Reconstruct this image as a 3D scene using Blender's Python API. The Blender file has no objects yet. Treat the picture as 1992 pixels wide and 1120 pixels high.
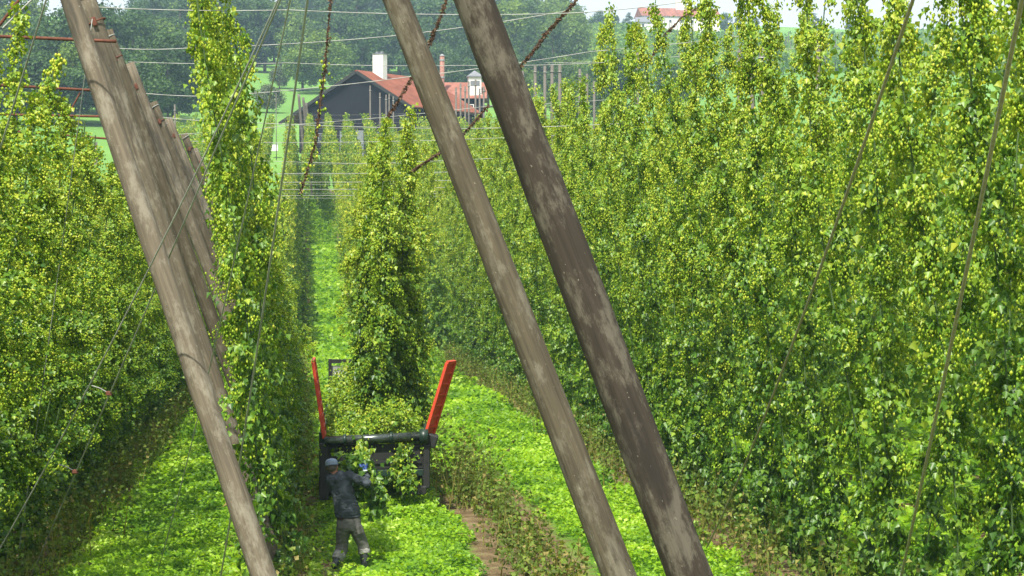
import bpy, bmesh, math, random
import numpy as np
from mathutils import Vector, Matrix
R = math.radians
random.seed(7); rng = np.random.default_rng(7)
sc = bpy.context.scene
COL = sc.collection

# ------------------------------------------------------------------ camera
CZ = 6.0
F = 3600.0
cam_d = bpy.data.cameras.new("camera"); cam = bpy.data.objects.new("camera", cam_d); COL.objects.link(cam)
cam_d.sensor_width = 36.0; cam_d.lens = 36.0 * F / 1992.0
cam_d.clip_start = 0.5; cam_d.clip_end = 5000
PITCH, YAW = R(-2.546), R(-6.40)
cam.location = (0, 0, CZ); cam.rotation_euler = (R(90) + PITCH, 0, YAW)
sc.camera = cam
CR = cam.rotation_euler.to_matrix()
def at(px, py, d):
    """photo pixel + distance along the view axis -> world point"""
    return Vector((0, 0, CZ)) + CR @ Vector(((px - 996) / F * d, -(py - 560) / F * d, -d))

# ------------------------------------------------------------------ light
SUN_AZ, SUN_EL = R(-156), R(57)          # azimuth measured from +Y towards +X
w = bpy.data.worlds.new("World"); sc.world = w; w.use_nodes = True
nt = w.node_tree; bg = nt.nodes["Background"]
sky = nt.nodes.new("ShaderNodeTexSky"); sky.sky_type = 'NISHITA'; sky.sun_disc = False
sky.sun_elevation = SUN_EL; sky.sun_rotation = SUN_AZ; sky.air_density = 1.0; sky.dust_density = 3.0; sky.ozone_density = 1.0
wm = nt.nodes.new("ShaderNodeMix"); wm.data_type = 'RGBA'; wm.inputs[0].default_value = .5; wm.inputs[7].default_value = (8.5, 8.6, 8.8, 1)
nt.links.new(sky.outputs[0], wm.inputs[6]); nt.links.new(wm.outputs[2], bg.inputs[0]); bg.inputs[1].default_value = 0.115
sd = bpy.data.lights.new("sun", 'SUN'); sd.energy = 5.0; sd.angle = R(0.6); sd.color = (1.0, 0.945, 0.82)
sun = bpy.data.objects.new("sun", sd); COL.objects.link(sun)
sv = Vector((math.sin(SUN_AZ) * math.cos(SUN_EL), math.cos(SUN_AZ) * math.cos(SUN_EL), math.sin(SUN_EL)))
sun.rotation_euler = sv.to_track_quat('Z', 'Y').to_euler(); sun.location = (0, 0, 60)
sc.view_settings.view_transform = 'Standard'; sc.view_settings.look = 'None'
sc.view_settings.exposure = .7; sc.view_settings.gamma = 1.0
sc.cycles.max_bounces = 6; sc.cycles.diffuse_bounces = 3; sc.cycles.glossy_bounces = 2
sc.cycles.transmission_bounces = 4; sc.cycles.volume_bounces = 0; sc.cycles.use_denoising = True
sc.cycles.caustics_reflective = False; sc.cycles.caustics_refractive = False

# ------------------------------------------------------------------ materials
def N(nt, t, **kw):
    n = nt.nodes.new(t)
    for k, v in kw.items(): setattr(n, k, v)
    return n
def newmat(name):
    m = bpy.data.materials.new(name); m.use_nodes = True
    return m, m.node_tree, m.node_tree.nodes["Principled BSDF"], m.node_tree.nodes["Material Output"]
def ramp(nt, stops):
    r = N(nt, "ShaderNodeValToRGB"); e = r.color_ramp.elements
    while len(e) < len(stops): e.new(0.5)
    for i, (p, c) in enumerate(stops): e[i].position = p; e[i].color = (*c, 1)
    return r
def leafmat(name, stops, trans=0.35, rough=0.5, spec=0.3, noise_scale=0):
    m, nt, b, out = newmat(name)
    a = N(nt, "ShaderNodeAttribute"); a.attribute_name = "rnd"
    r = ramp(nt, stops); oi = N(nt, "ShaderNodeObjectInfo"); om = N(nt, "ShaderNodeMath", operation='MULTIPLY_ADD'); om.inputs[1].default_value = .24; om.inputs[2].default_value = -.12
    nt.links.new(oi.outputs["Random"], om.inputs[0]); oa = N(nt, "ShaderNodeMath", operation='ADD'); nt.links.new(a.outputs["Fac"], oa.inputs[0]); nt.links.new(om.outputs[0], oa.inputs[1]); fac = oa.outputs[0]
    if noise_scale:
        g = N(nt, "ShaderNodeNewGeometry"); nz = N(nt, "ShaderNodeTexNoise"); nz.inputs["Scale"].default_value = noise_scale
        nt.links.new(g.outputs["Position"], nz.inputs["Vector"])
        mp = N(nt, "ShaderNodeMapRange"); mp.inputs[1].default_value = .3; mp.inputs[2].default_value = .7; mp.inputs[3].default_value = -.35; mp.inputs[4].default_value = .35
        nt.links.new(nz.outputs["Fac"], mp.inputs[0])
        ad = N(nt, "ShaderNodeMath", operation='ADD'); nt.links.new(fac, ad.inputs[0]); nt.links.new(mp.outputs[0], ad.inputs[1]); fac = ad.outputs[0]
    nt.links.new(fac, r.inputs[0]); nt.links.new(r.outputs[0], b.inputs["Base Color"])
    b.inputs["Roughness"].default_value = rough; b.inputs["Specular IOR Level"].default_value = spec
    if trans:
        t = N(nt, "ShaderNodeBsdfTranslucent"); mx = N(nt, "ShaderNodeMixShader"); mx.inputs[0].default_value = trans
        mul = N(nt, "ShaderNodeMix", data_type='RGBA', blend_type='MULTIPLY'); mul.inputs[0].default_value = 1
        nt.links.new(r.outputs[0], mul.inputs[6]); mul.inputs[7].default_value = (1.7, 1.5, .6, 1)
        nt.links.new(mul.outputs[2], t.inputs[0])
        nt.links.new(b.outputs[0], mx.inputs[1]); nt.links.new(t.outputs[0], mx.inputs[2]); nt.links.new(mx.outputs[0], out.inputs[0])
    return m
def mat(name, col, rough=0.6, metal=0.0, var=0.25, scale=6.0, stretch=(1, 1, 1), dark=None, bump=0.0, spec=.5, lo=.35, hi=.65):
    m, nt, b, out = newmat(name)
    tc = N(nt, "ShaderNodeTexCoord"); mp = N(nt, "ShaderNodeMapping"); mp.inputs["Scale"].default_value = stretch
    nz = N(nt, "ShaderNodeTexNoise"); nz.inputs["Scale"].default_value = scale; nz.inputs["Detail"].default_value = 8; nz.inputs["Roughness"].default_value = .65
    nt.links.new(tc.outputs["Object"], mp.inputs[0]); nt.links.new(mp.outputs[0], nz.inputs["Vector"])
    d = dark or tuple(c * (1 - var) for c in col); l = col if dark else tuple(min(1, c * (1 + var)) for c in col)
    r = ramp(nt, [(lo, d), (hi, l)]); nt.links.new(nz.outputs["Fac"], r.inputs[0]); nt.links.new(r.outputs[0], b.inputs["Base Color"])
    b.inputs["Roughness"].default_value = rough; b.inputs["Metallic"].default_value = metal; b.inputs["Specular IOR Level"].default_value = spec
    if bump:
        bp = N(nt, "ShaderNodeBump"); bp.inputs["Strength"].default_value = bump; bp.inputs["Distance"].default_value = .02
        nt.links.new(nz.outputs["Fac"], bp.inputs["Height"]); nt.links.new(bp.outputs[0], b.inputs["Normal"])
    return m
def polemat(name, base, light, black, seed):
    m, nt, b, out = newmat(name)
    tc = N(nt, "ShaderNodeTexCoord")
    def noise(scale, stretch, off, detail=6, rg=.6):
        mp = N(nt, "ShaderNodeMapping"); mp.inputs["Scale"].default_value = stretch; mp.inputs["Location"].default_value = (off, off * 2, off * 3)
        n = N(nt, "ShaderNodeTexNoise"); n.inputs["Scale"].default_value = scale; n.inputs["Detail"].default_value = detail; n.inputs["Roughness"].default_value = rg
        nt.links.new(tc.outputs["Object"], mp.inputs[0]); nt.links.new(mp.outputs[0], n.inputs["Vector"]); return n
    n0 = noise(30, (1, 1, .05), seed); n1 = noise(6, (1, 1, .42), seed + 1, 12, .75); n2 = noise(3.4, (1, 1, .14), seed + 2, 10, .7); n3 = noise(38, (1, 1, .6), seed + 3, 3)
    r0 = ramp(nt, [(.3, tuple(c * .65 for c in base)), (.7, tuple(c * 1.35 for c in base))]); nt.links.new(n0.outputs["Fac"], r0.inputs[0])
    def over(prev, fac, col):
        mx = N(nt, "ShaderNodeMix", data_type='RGBA'); nt.links.new(fac, mx.inputs[0]); nt.links.new(prev, mx.inputs[6]); mx.inputs[7].default_value = (*col, 1); return mx.outputs[2]
    r1 = ramp(nt, [(.50, (0, 0, 0)), (.60, (.5, .5, .5))]); nt.links.new(n1.outputs["Fac"], r1.inputs[0])
    c = over(r0.outputs[0], r1.outputs[0], light)
    r2 = ramp(nt, [(.56, (0, 0, 0)), (.66, (.85, .85, .85))]); nt.links.new(n2.outputs["Fac"], r2.inputs[0]); c = over(c, r2.outputs[0], black)
    r3 = ramp(nt, [(.7, (0, 0, 0)), (.74, (.8, .8, .8))]); nt.links.new(n3.outputs["Fac"], r3.inputs[0]); c = over(c, r3.outputs[0], tuple(x * 1.3 for x in light))
    nt.links.new(c, b.inputs["Base Color"]); b.inputs["Roughness"].default_value = .85; b.inputs["Specular IOR Level"].default_value = .2
    bp = N(nt, "ShaderNodeBump"); bp.inputs["Strength"].default_value = .5; bp.inputs["Distance"].default_value = .02
    nt.links.new(n0.outputs["Fac"], bp.inputs["Height"]); nt.links.new(bp.outputs[0], b.inputs["Normal"])
    return m

M = {}
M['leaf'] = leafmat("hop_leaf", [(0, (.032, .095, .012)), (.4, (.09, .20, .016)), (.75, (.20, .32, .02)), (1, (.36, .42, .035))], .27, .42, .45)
M['cone'] = leafmat("hop_cone", [(0, (.16, .30, .022)), (.5, (.34, .48, .03)), (1, (.58, .62, .09))], .35, .6, .25)
M['bine'] = mat("bine_stem", (.06, .11, .03), .8, scale=20)
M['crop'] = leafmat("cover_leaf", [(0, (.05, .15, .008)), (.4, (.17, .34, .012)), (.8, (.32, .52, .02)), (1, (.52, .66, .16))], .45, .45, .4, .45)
M['weed'] = leafmat("weed_leaf", [(0, (.07, .07, .02)), (.35, (.09, .15, .025)), (.75, (.17, .25, .035)), (.92, (.26, .25, .07)), (1, (.28, .18, .10))], .3, .6, .2)
M['tree'] = leafmat("tree_leaf", [(0, (.022, .055, .016)), (.5, (.045, .10, .025)), (1, (.09, .17, .035))], .3, .55, .25)
M['tree2'] = leafmat("tree_leaf_light", [(0, (.06, .12, .025)), (.5, (.12, .2, .035)), (1, (.2, .3, .05))], .35, .55, .25)
M['tree3'] = leafmat("tree_leaf_grey", [(0, (.06, .09, .045)), (.5, (.11, .15, .075)), (1, (.17, .2, .11))], .3, .55, .25)
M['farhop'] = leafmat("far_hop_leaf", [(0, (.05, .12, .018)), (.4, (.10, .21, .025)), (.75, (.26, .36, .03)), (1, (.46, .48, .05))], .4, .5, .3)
M['bark'] = mat("bark", (.09, .07, .05), .9, scale=8, stretch=(1, 1, .2))
M['pole_grey'] = polemat("weathered_pole_grey", (.125, .105, .075), (.29, .27, .215), (.055, .05, .04), 1)
M['pole_brown'] = polemat("weathered_pole_brown", (.036, .029, .021), (.16, .145, .11), (.02, .017, .014), 5)
M['pole_mid'] = polemat("weathered_pole_mid", (.078, .065, .043), (.20, .185, .14), (.035, .028, .02), 9)
M['post'] = mat("grey_post", (.11, .10, .085), .9, scale=4, stretch=(1, 1, .2))
M['wire'] = mat("galvanised_wire", (.30, .31, .29), .6, .2, scale=3)
M['rope'] = mat("old_rope", (.28, .245, .17), .9, scale=30)
M['rust'] = mat("rusty_steel", (.13, .045, .025), .8, .3, scale=10)
M['dead'] = leafmat("dead_bine", [(0, (.05, .03, .02)), (.6, (.10, .06, .038)), (1, (.18, .13, .08))], .15, .8, .1)
M['red'] = mat("red_paint", (.5, .05, .02), .5, 0, .15, 9)
M['dgreen'] = mat("dark_green_paint", (.012, .03, .022), .4, 0, .3, 7)
M['roller'] = mat("worn_green_tube", (.09, .11, .10), .22, .7, .3, 12)
M['greymetal'] = mat("grey_sheet_metal", (.32, .33, .33), .5, .4, .3, 5)
M['tyre'] = mat("tyre_rubber", (.02, .02, .02), .85, scale=9)
M['dark'] = mat("black_steel", (.015, .016, .016), .6, 0, .2, 9)
M['hoodie'] = mat("slate_hoodie", (.055, .066, .078), .95, 0, .25, 14, bump=.6, spec=.15)
M['trouser'] = mat("grey_trousers", (.12, .12, .11), .9, 0, .12, 9, bump=.6, spec=.2)
M['hem'] = mat("pale_trouser_hem", (.26, .26, .25), .9, 0, .25, 10, bump=.5, spec=.2)
M['skin'] = mat("skin", (.36, .17, .11), .55, 0, .1, 10)
M['hair'] = mat("grey_hair", (.10, .08, .07), .8, 0, .3, 40)
M['cap'] = mat("blue_grey_cap", (.20, .26, .36), .85, 0, .18, 25)
M['glove'] = mat("blue_work_glove", (.03, .07, .24), .8, 0, .25, 20)
M['glovew'] = mat("glove_cuff", (.55, .6, .65), .8)
M['hood_in'] = mat("cap_band_cloth", (.10, .13, .19), .9, 0, .2, 30)
M['boot'] = mat("rubber_boot", (.035, .04, .045), .45, 0, .3, 8)
M['belt'] = mat("leather_belt", (.05, .03, .025), .6)

# boards / tiles
def boardmat(name, col, scale, axis_stretch, var=.35):
    m, nt, b, out = newmat(name)
    tc = N(nt, "ShaderNodeTexCoord"); wv = N(nt, "ShaderNodeTexWave"); wv.wave_type = 'BANDS'; wv.bands_direction = axis_stretch
    wv.inputs["Scale"].default_value = scale; wv.inputs["Distortion"].default_value = .6; wv.inputs["Detail"].default_value = 3
    nz = N(nt, "ShaderNodeTexNoise"); nz.inputs["Scale"].default_value = .6; nz.inputs["Detail"].default_value = 8
    nt.links.new(tc.outputs["Object"], wv.inputs["Vector"]); nt.links.new(tc.outputs["Object"], nz.inputs["Vector"])
    r = ramp(nt, [(0, tuple(c * (1 - var) for c in col)), (.25, col), (1, tuple(c * 1.1 for c in col))]); nt.links.new(wv.outputs["Fac"], r.inputs[0])
    mx = N(nt, "ShaderNodeMix", data_type='RGBA', blend_type='MULTIPLY'); mx.inputs[0].default_value = .8
    r2 = ramp(nt, [(.3, (.6, .6, .6)), (.7, (1.25, 1.2, 1.15))]); nt.links.new(nz.outputs["Fac"], r2.inputs[0])
    nt.links.new(r.outputs[0], mx.inputs[6]); nt.links.new(r2.outputs[0], mx.inputs[7]); nt.links.new(mx.outputs[2], b.inputs["Base Color"])
    b.inputs["Roughness"].default_value = .9; b.inputs["Specular IOR Level"].default_value = .1; return m
M['boards'] = boardmat("dark_barn_boards", (.014, .014, .02), 2.2, 'X')
M['tiles'] = boardmat("red_roof_tiles", (.22, .08, .05), 2.0, 'Y', .3)
M['tiles_pink'] = boardmat("pale_red_roof_tiles", (.27, .12, .09), 2.0, 'Y', .25)
M['white'] = mat("white_render", (.75, .73, .70), .9, 0, .1, 2)
M['brick'] = mat("brick_chimney_brown", (.26, .13, .10), .9, 0, .35, 5)
M['slate'] = mat("grey_slate_roof", (.16, .17, .19), .7, 0, .2, 4)
M['glass'] = mat("dark_window_glass", (.03, .035, .04), .15, 0, .1, 4)

# ------------------------------------------------------------------ object helpers
def tag(o, label=None, cat=None, group=None, kind=None):
    if label: o['label'] = label
    if cat: o['category'] = cat
    if group: o['group'] = group
    if kind: o['kind'] = kind
    return o
def empty(name, loc, label=None, cat=None, group=None, rz=0):
    o = bpy.data.objects.new(name, None); COL.objects.link(o); o.location = loc; o.rotation_euler = (0, 0, rz); o.empty_display_size = .2
    return tag(o, label, cat, group)
def link(name, me, parent=None, loc=None):
    o = bpy.data.objects.new(name, me); COL.objects.link(o)
    if parent: o.parent = parent
    if loc is not None: o.location = loc
    return o
def np_mesh(name, V, groups, material, rnd=None, smooth=False):
    """groups: list of (faces ndarray n*k) ; rnd: per vertex float"""
    me = bpy.data.meshes.new(name); V = np.asarray(V, dtype=np.float32)
    me.vertices.add(len(V)); me.vertices.foreach_set("co", V.ravel())
    li = np.concatenate([g.ravel() for g in groups]).astype(np.int32)
    tot = np.concatenate([np.full(len(g), g.shape[1], dtype=np.int32) for g in groups])
    st = np.concatenate([[0], np.cumsum(tot)[:-1]]).astype(np.int32)
    me.loops.add(len(li)); me.loops.foreach_set("vertex_index", li)
    me.polygons.add(len(tot)); me.polygons.foreach_set("loop_start", st); me.polygons.foreach_set("loop_total", tot)
    if smooth: me.polygons.foreach_set("use_smooth", np.ones(len(tot), dtype=bool))
    me.update(calc_edges=True)
    if rnd is not None:
        a = me.attributes.new("rnd", 'FLOAT', 'POINT'); a.data.foreach_set("value", np.asarray(rnd, dtype=np.float32))
    me.materials.append(material); return me
def bm_mesh(name, bm, *mats, smooth=False):
    me = bpy.data.meshes.new(name); bmesh.ops.recalc_face_normals(bm, faces=bm.faces); bm.to_mesh(me); bm.free()
    for m in mats: me.materials.append(m)
    if smooth: me.polygons.foreach_set("use_smooth", [True] * len(me.polygons))
    return me
def box(bm, c, s, rot=None, bevel=0.0):
    mtx = Matrix.Translation(c) @ (rot.to_4x4() if rot else Matrix.Identity(4)) @ Matrix.Diagonal((*s, 1))
    r = bmesh.ops.create_cube(bm, size=1, matrix=mtx)
    if bevel:
        es = list({e for v in r['verts'] for e in v.link_edges})
        bmesh.ops.bevel(bm, geom=es, offset=bevel, segments=2, affect='EDGES', profile=.5)
def tube(bm, pts, rad, seg=8, caps=True):
    pts = [Vector(p) for p in pts]; n = len(pts)
    rad = rad if isinstance(rad, (list, tuple)) else [rad] * n
    rings = []; up = Vector((0, 0, 1)); u = None
    for i, p in enumerate(pts):
        t = (pts[min(i + 1, n - 1)] - pts[max(i - 1, 0)]).normalized()
        if u is None: u = t.cross(up if abs(t.z) < .95 else Vector((1, 0, 0))).normalized()
        u = (u - t * u.dot(t)).normalized(); v = t.cross(u)
        rings.append([bm.verts.new(p + (u * math.cos(a) + v * math.sin(a)) * rad[i]) for a in [2 * math.pi * k / seg for k in range(seg)]])
    for a, b in zip(rings, rings[1:]):
        for k in range(seg): bm.faces.new((a[k], a[(k + 1) % seg], b[(k + 1) % seg], b[k]))
    if caps: bm.faces.new(rings[0][::-1]); bm.faces.new(rings[-1])
def rebase(o_pts):
    return [Vector(p) for p in o_pts]

# ------------------------------------------------------------------ terrain
prof = np.array([(-60, -3.4), (0, -4.55), (28, -5.52), (60, -6.5), (88, -7.45), (97, -7.75), (112, -7.2), (130, -5.7), (150, -3.4), (172, -.9), (195, 1.2), (230, 4.8), (260, 8.3), (350, 19), (450, 30.5), (600, 49), (700, 64), (800, 78.5), (880, 83), (1000, 80), (1400, 60), (3000, 10)])
_py = np.linspace(-60, 3000, 6121); _pz = np.interp(_py, prof[:, 0], prof[:, 1])
_k = np.hanning(25); _k /= _k.sum(); _pz = np.convolve(np.pad(_pz, 12, mode='edge'), _k, mode='valid')
def gz(x, y):
    x = np.asarray(x, dtype=float); y = np.asarray(y, dtype=float)
    z = np.interp(y, _py, _pz)
    fade = np.clip((y - 230) / 200, 0, 1)
    z = z + fade * (2.2 * np.sin(x / 47.0 + 1) * np.sin(y / 83.0) + 1.2 * np.sin(x / 23 + y / 31))
    return z + CZ
def G(x, y): return float(gz(x, y))

xs = np.unique(np.concatenate([np.arange(-30, 45, .75), np.arange(-120, 200, 6), np.arange(-1600, 1700, 50)]))
ys = np.unique(np.concatenate([np.arange(-40, 30, 3), np.arange(30, 210, 1.5), np.arange(210, 500, 6), np.arange(500, 1000, 15), np.arange(1000, 3000, 80)]))
X, Y = np.meshgrid(xs, ys); V = np.stack([X.ravel(), Y.ravel(), gz(X, Y).ravel()], 1)
near = (V[:, 1] < 205); V[:, 2] += np.where(near, rng.uniform(-.03, .03, len(V)), 0)
nx = len(xs); i = np.arange(len(ys) - 1)[:, None] * nx + np.arange(nx - 1)[None, :]; i = i.ravel()
gm, gnt, gb, gout = newmat("field_ground")
geo = N(gnt, "ShaderNodeNewGeometry"); sep = N(gnt, "ShaderNodeSeparateXYZ"); gnt.links.new(geo.outputs["Position"], sep.inputs[0])
def gnoise(s, d=8, r=.6):
    n = N(gnt, "ShaderNodeTexNoise"); n.inputs["Scale"].default_value = s; n.inputs["Detail"].default_value = d; n.inputs["Roughness"].default_value = r
    gnt.links.new(geo.outputs["Position"], n.inputs["Vector"]); return n
n1 = gnoise(2.2); n2 = gnoise(.35); n3 = gnoise(.02, 4); n4 = gnoise(14, 4)
soil = ramp(gnt, [(.3, (.10, .07, .035)), (.5, (.19, .14, .075)), (.72, (.29, .225, .13))]); gnt.links.new(n1.outputs["Fac"], soil.inputs[0])
grass = ramp(gnt, [(.3, (.07, .18, .018)), (.5, (.13, .28, .025)), (.72, (.19, .37, .04))]); gnt.links.new(n2.outputs["Fac"], grass.inputs[0])
mead = ramp(gnt, [(.35, (.11, .24, .05)), (.65, (.17, .33, .065))]); gnt.links.new(n3.outputs["Fac"], mead.inputs[0])
# green centre of each aisle, bare soil under the rows
ph = N(gnt, "ShaderNodeMath", operation='SUBTRACT'); gnt.links.new(sep.outputs[0], ph.inputs[0]); ph.inputs[1].default_value = -.4
pp = N(gnt, "ShaderNodeMath", operation='PINGPONG'); gnt.links.new(ph.outputs[0], pp.inputs[0]); pp.inputs[1].default_value = 3.85 / 2
ad = N(gnt, "ShaderNodeMath", operation='MULTIPLY_ADD'); gnt.links.new(n1.outputs["Fac"], ad.inputs[0]); ad.inputs[1].default_value = 1.0; gnt.links.new(pp.outputs[0], ad.inputs[2])
mr = N(gnt, "ShaderNodeMapRange"); mr.inputs[1].default_value = 1.2; mr.inputs[2].default_value = 1.5; gnt.links.new(ad.outputs[0], mr.inputs[0])
mx = N(gnt, "ShaderNodeMix", data_type='RGBA'); gnt.links.new(mr.outputs[0], mx.inputs[0]); gnt.links.new(soil.outputs[0], mx.inputs[6]); gnt.links.new(grass.outputs[0], mx.inputs[7])
fy = N(gnt, "ShaderNodeMapRange"); fy.inputs[1].default_value = 198; fy.inputs[2].default_value = 202; gnt.links.new(sep.outputs[1], fy.inputs[0])
mx2 = N(gnt, "ShaderNodeMix", data_type='RGBA'); gnt.links.new(fy.outputs[0], mx2.inputs[0]); gnt.links.new(mx.outputs[2], mx2.inputs[6]); gnt.links.new(mead.outputs[0], mx2.inputs[7])
gnt.links.new(mx2.outputs[2], gb.inputs["Base Color"]); gb.inputs["Roughness"].default_value = .95; gb.inputs["Specular IOR Level"].default_value = .1
bp = N(gnt, "ShaderNodeBump"); bp.inputs["Strength"].default_value = 1; bp.inputs["Distance"].default_value = .12; gnt.links.new(n4.outputs["Fac"], bp.inputs["Height"]); gnt.links.new(bp.outputs[0], gb.inputs["Normal"])
me = np_mesh("ground", V, [np.stack([i, i + 1, i + 1 + nx, i + nx], 1)], gm, smooth=True)
tag(link("ground", me), kind="structure")

# ------------------------------------------------------------------ leaf geometry in bulk
def basis(nrm, up):
    n = nrm / np.linalg.norm(nrm, axis=1, keepdims=True)
    t = up - n * (up * n).sum(1, keepdims=True); t /= np.linalg.norm(t, axis=1, keepdims=True) + 1e-9
    return n, t, np.cross(t, n)
def leaves(P, nrm, tip, size, rnd, fold=.25):
    """lobed folded leaves: 6 verts, 2 quads"""
    n, t, s = basis(nrm, tip); k = len(P)
    tpl = [(0, 0, 0), (-.5, .38, fold), (-.27, .62, fold * .5), (0, 1.05, -.05), (.27, .62, fold * .5), (.5, .38, fold)]
    V = np.stack([P + size[:, None] * (a * s + b * t + c * n) for a, b, c in tpl], 1).reshape(-1, 3)
    b0 = np.arange(k)[:, None] * 6
    return V, np.concatenate([b0 + [0, 1, 2, 3], b0 + [0, 3, 4, 5]]), np.repeat(rnd, 6)
def cones(P, size, rnd, tilt):
    """small hop cones, hanging stretched six sided buds"""
    k = len(P); ax = np.stack([tilt[:, 0], tilt[:, 1], -np.ones(k)], 1); n, t, s = basis(ax, np.tile([1., .1, 0], (k, 1)))
    tpl = [(0, 0, 0), (.36, 0, .45), (0, .36, .45), (-.36, 0, .45), (0, -.36, .45), (0, 0, 1.15)]
    V = np.stack([P + size[:, None] * (a * s + b * t + c * n) for a, b, c in tpl], 1).reshape(-1, 3)
    b0 = np.arange(k)[:, None] * 6
    Fc = np.concatenate([b0 + f for f in ([0, 1, 2], [0, 2, 3], [0, 3, 4], [0, 4, 1], [5, 2, 1], [5, 3, 2], [5, 4, 3], [5, 1, 4])])
    return V, Fc, np.repeat(rnd, 6)
def rdir(k):
    v = rng.normal(size=(k, 3)); return v / np.linalg.norm(v, axis=1, keepdims=True)

def leg_geometry(H=8.0, lean=.95, arms=120, base=1.0, lv=9, cn=22, lsize=.105, csize=.05, rad=.42, z0=.25, top_extra=.8, thin=1.3, sway=0.0, cz0=.9):
    """one climbing bine on its string: side arms that droop with leaves and cone clusters"""
    nk = max(12, int(arms / 4.2)); nodes_ = (np.arange(nk) + rng.uniform(0, 1, nk)) / nk; na = np.cumsum(rng.normal(2.4, .5, nk)); nf_ = rng.uniform(.6, 1.25, nk) * np.where(rng.random(nk) < .05, 1.5, 1)
    pick = rng.integers(0, nk, arms); t = np.clip(nodes_[pick] + rng.normal(0, .005, arms), 0, 1)
    z = z0 + t * (H + top_extra - z0)
    fat = np.interp(z, [z0, 1.2, 2.5, 5, H - thin, H - thin * .3, H + top_extra], [.8, 1.0, 1.0, 1.0, .85, .5, .22]) * (.6 + .75 * rng.random(arms)) * (1 + .3 * np.sin(z * 2.1 + rng.random() * 6))
    ang = na[pick] + rng.choice([0, np.pi], arms, p=[.7, .3]) + rng.normal(0, .38, arms); fat = fat * nf_[pick]; cx = lean * (z / H) + .09 * np.sin(z * .85 + sway); cy = .10 * np.sin(z * .7 + sway * 2)
    L = rad * fat
    LP, LN, LS, LR, LT = [], [], [], [], []; CP, CS, CR_ = [], [], []
    for a in range(arms):
        d = np.array([math.cos(ang[a]), math.sin(ang[a]), 0]); c0 = np.array([cx[a], cy[a], z[a]])
        hf = z[a] / H
        nl = max(2, int(lv * (.55 + fat[a] * .5)))
        s = rng.uniform(.1, 1, nl); droop = -.5 * L[a] * s ** 2 * rng.uniform(.6, 1.8)
        p = c0 + d * (L[a] * s)[:, None]; p[:, 2] += droop; p += rng.normal(0, .045, (nl, 3))
        nn = d * .9 + rng.normal(0, .45, (nl, 3)) + [0, 0, .55]
        LP.append(p); LN.append(nn); LT.append(np.stack([d[0] * .4 + rng.normal(0, .4, nl), d[1] * .4 + rng.normal(0, .4, nl), -np.ones(nl)], 1))
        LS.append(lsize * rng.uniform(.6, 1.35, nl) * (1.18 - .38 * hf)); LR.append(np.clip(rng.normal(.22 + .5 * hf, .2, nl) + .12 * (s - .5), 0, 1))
        nc = int(cn * np.clip((z[a] - cz0) / 2.9, 0, 1) * rng.uniform(.3, 1.5) * (.45 + .55 * fat[a]))
        if nc:
            s = rng.choice(rng.uniform(.4, 1.15, 3), nc); p = c0 + d * (L[a] * s)[:, None]; p[:, 2] += -.55 * L[a] * s ** 2 - rng.uniform(0, .15, nc); p += rng.normal(0, .036, (nc, 3))
            CP.append(p); CS.append(csize * rng.uniform(.7, 1.25, nc)); CR_.append(np.clip(rng.normal(.3 + .3 * hf, .22, nc), 0, 1))
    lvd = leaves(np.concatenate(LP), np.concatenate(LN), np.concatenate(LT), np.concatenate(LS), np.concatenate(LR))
    CP = np.concatenate(CP); cnd = cones(CP, np.concatenate(CS), np.concatenate(CR_), rng.normal(0, .25, (len(CP), 2)))
    return lvd, cnd
def bine_mesh(H, lean, r=.011, sway=0.0):
    bm = bmesh.new(); tube(bm, [(lean * z / H + .09 * math.sin(z * .85 + sway), .10 * math.sin(z * .7 + sway * 2), z) for z in np.linspace(-.05, H + .4, 12)], r, 5)
    return bm_mesh("bine", bm, M['bine'])

LEGS = []
for v in range(7):
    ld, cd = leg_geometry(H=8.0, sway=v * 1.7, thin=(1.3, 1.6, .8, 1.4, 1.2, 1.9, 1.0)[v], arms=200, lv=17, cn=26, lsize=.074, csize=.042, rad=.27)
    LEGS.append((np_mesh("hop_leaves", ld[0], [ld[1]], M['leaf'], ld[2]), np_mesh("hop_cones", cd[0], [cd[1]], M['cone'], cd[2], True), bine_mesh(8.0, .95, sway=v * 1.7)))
TALL = []
for v in range(2):
    ld, cd = leg_geometry(H=8.0, arms=190, lv=15, cn=30, lsize=.076, csize=.044, rad=.33, thin=2.6, sway=v * 1.7)
    TALL.append((np_mesh("hop_leaves", ld[0], [ld[1]], M['leaf'], ld[2]), np_mesh("hop_cones", cd[0], [cd[1]], M['cone'], cd[2], True), LEGS[v][2]))
BUSH = []
for v in range(3):
    ld, cd = leg_geometry(H=8.0, arms=210, lv=17, cn=26, lsize=.076, csize=.042, rad=.29, thin=.7, sway=v * 1.7, top_extra=.25)
    BUSH.append((np_mesh("hop_leaves", ld[0], [ld[1]], M['leaf'], ld[2]), np_mesh("hop_cones", cd[0], [cd[1]], M['cone'], cd[2], True), LEGS[v][2]))
FAR = []
for v in range(4):
    ld, cd = leg_geometry(H=8.0, arms=110, lv=10, cn=7, lsize=.15, csize=.10, rad=.42, top_extra=.4, sway=v * 1.7)
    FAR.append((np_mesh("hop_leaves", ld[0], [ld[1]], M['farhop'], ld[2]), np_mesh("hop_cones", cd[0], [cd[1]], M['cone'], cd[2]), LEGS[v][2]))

def hop_plant(x, y, label, group, sides=(-1, 1), hs=1.0, lib=LEGS, rz=0, sx=1.0, z=None):
    e = empty("hop_plant", (x, y, G(x, y) if z is None else z), label, "hop plant", group); e.scale = (sx, sx, hs)
    e.rotation_euler = (0, 0, rz)
    for s in sides:
        lm, cm, bmn = random.choice(lib)
        b = link("bine", bmn, e); b.rotation_euler = (0, 0, 0 if s > 0 else math.pi)
        b.scale = (1, random.choice((-1, 1)), 1)
        link("leaves", lm, b); link("hop_cones", cm, b)
    return e

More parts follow.
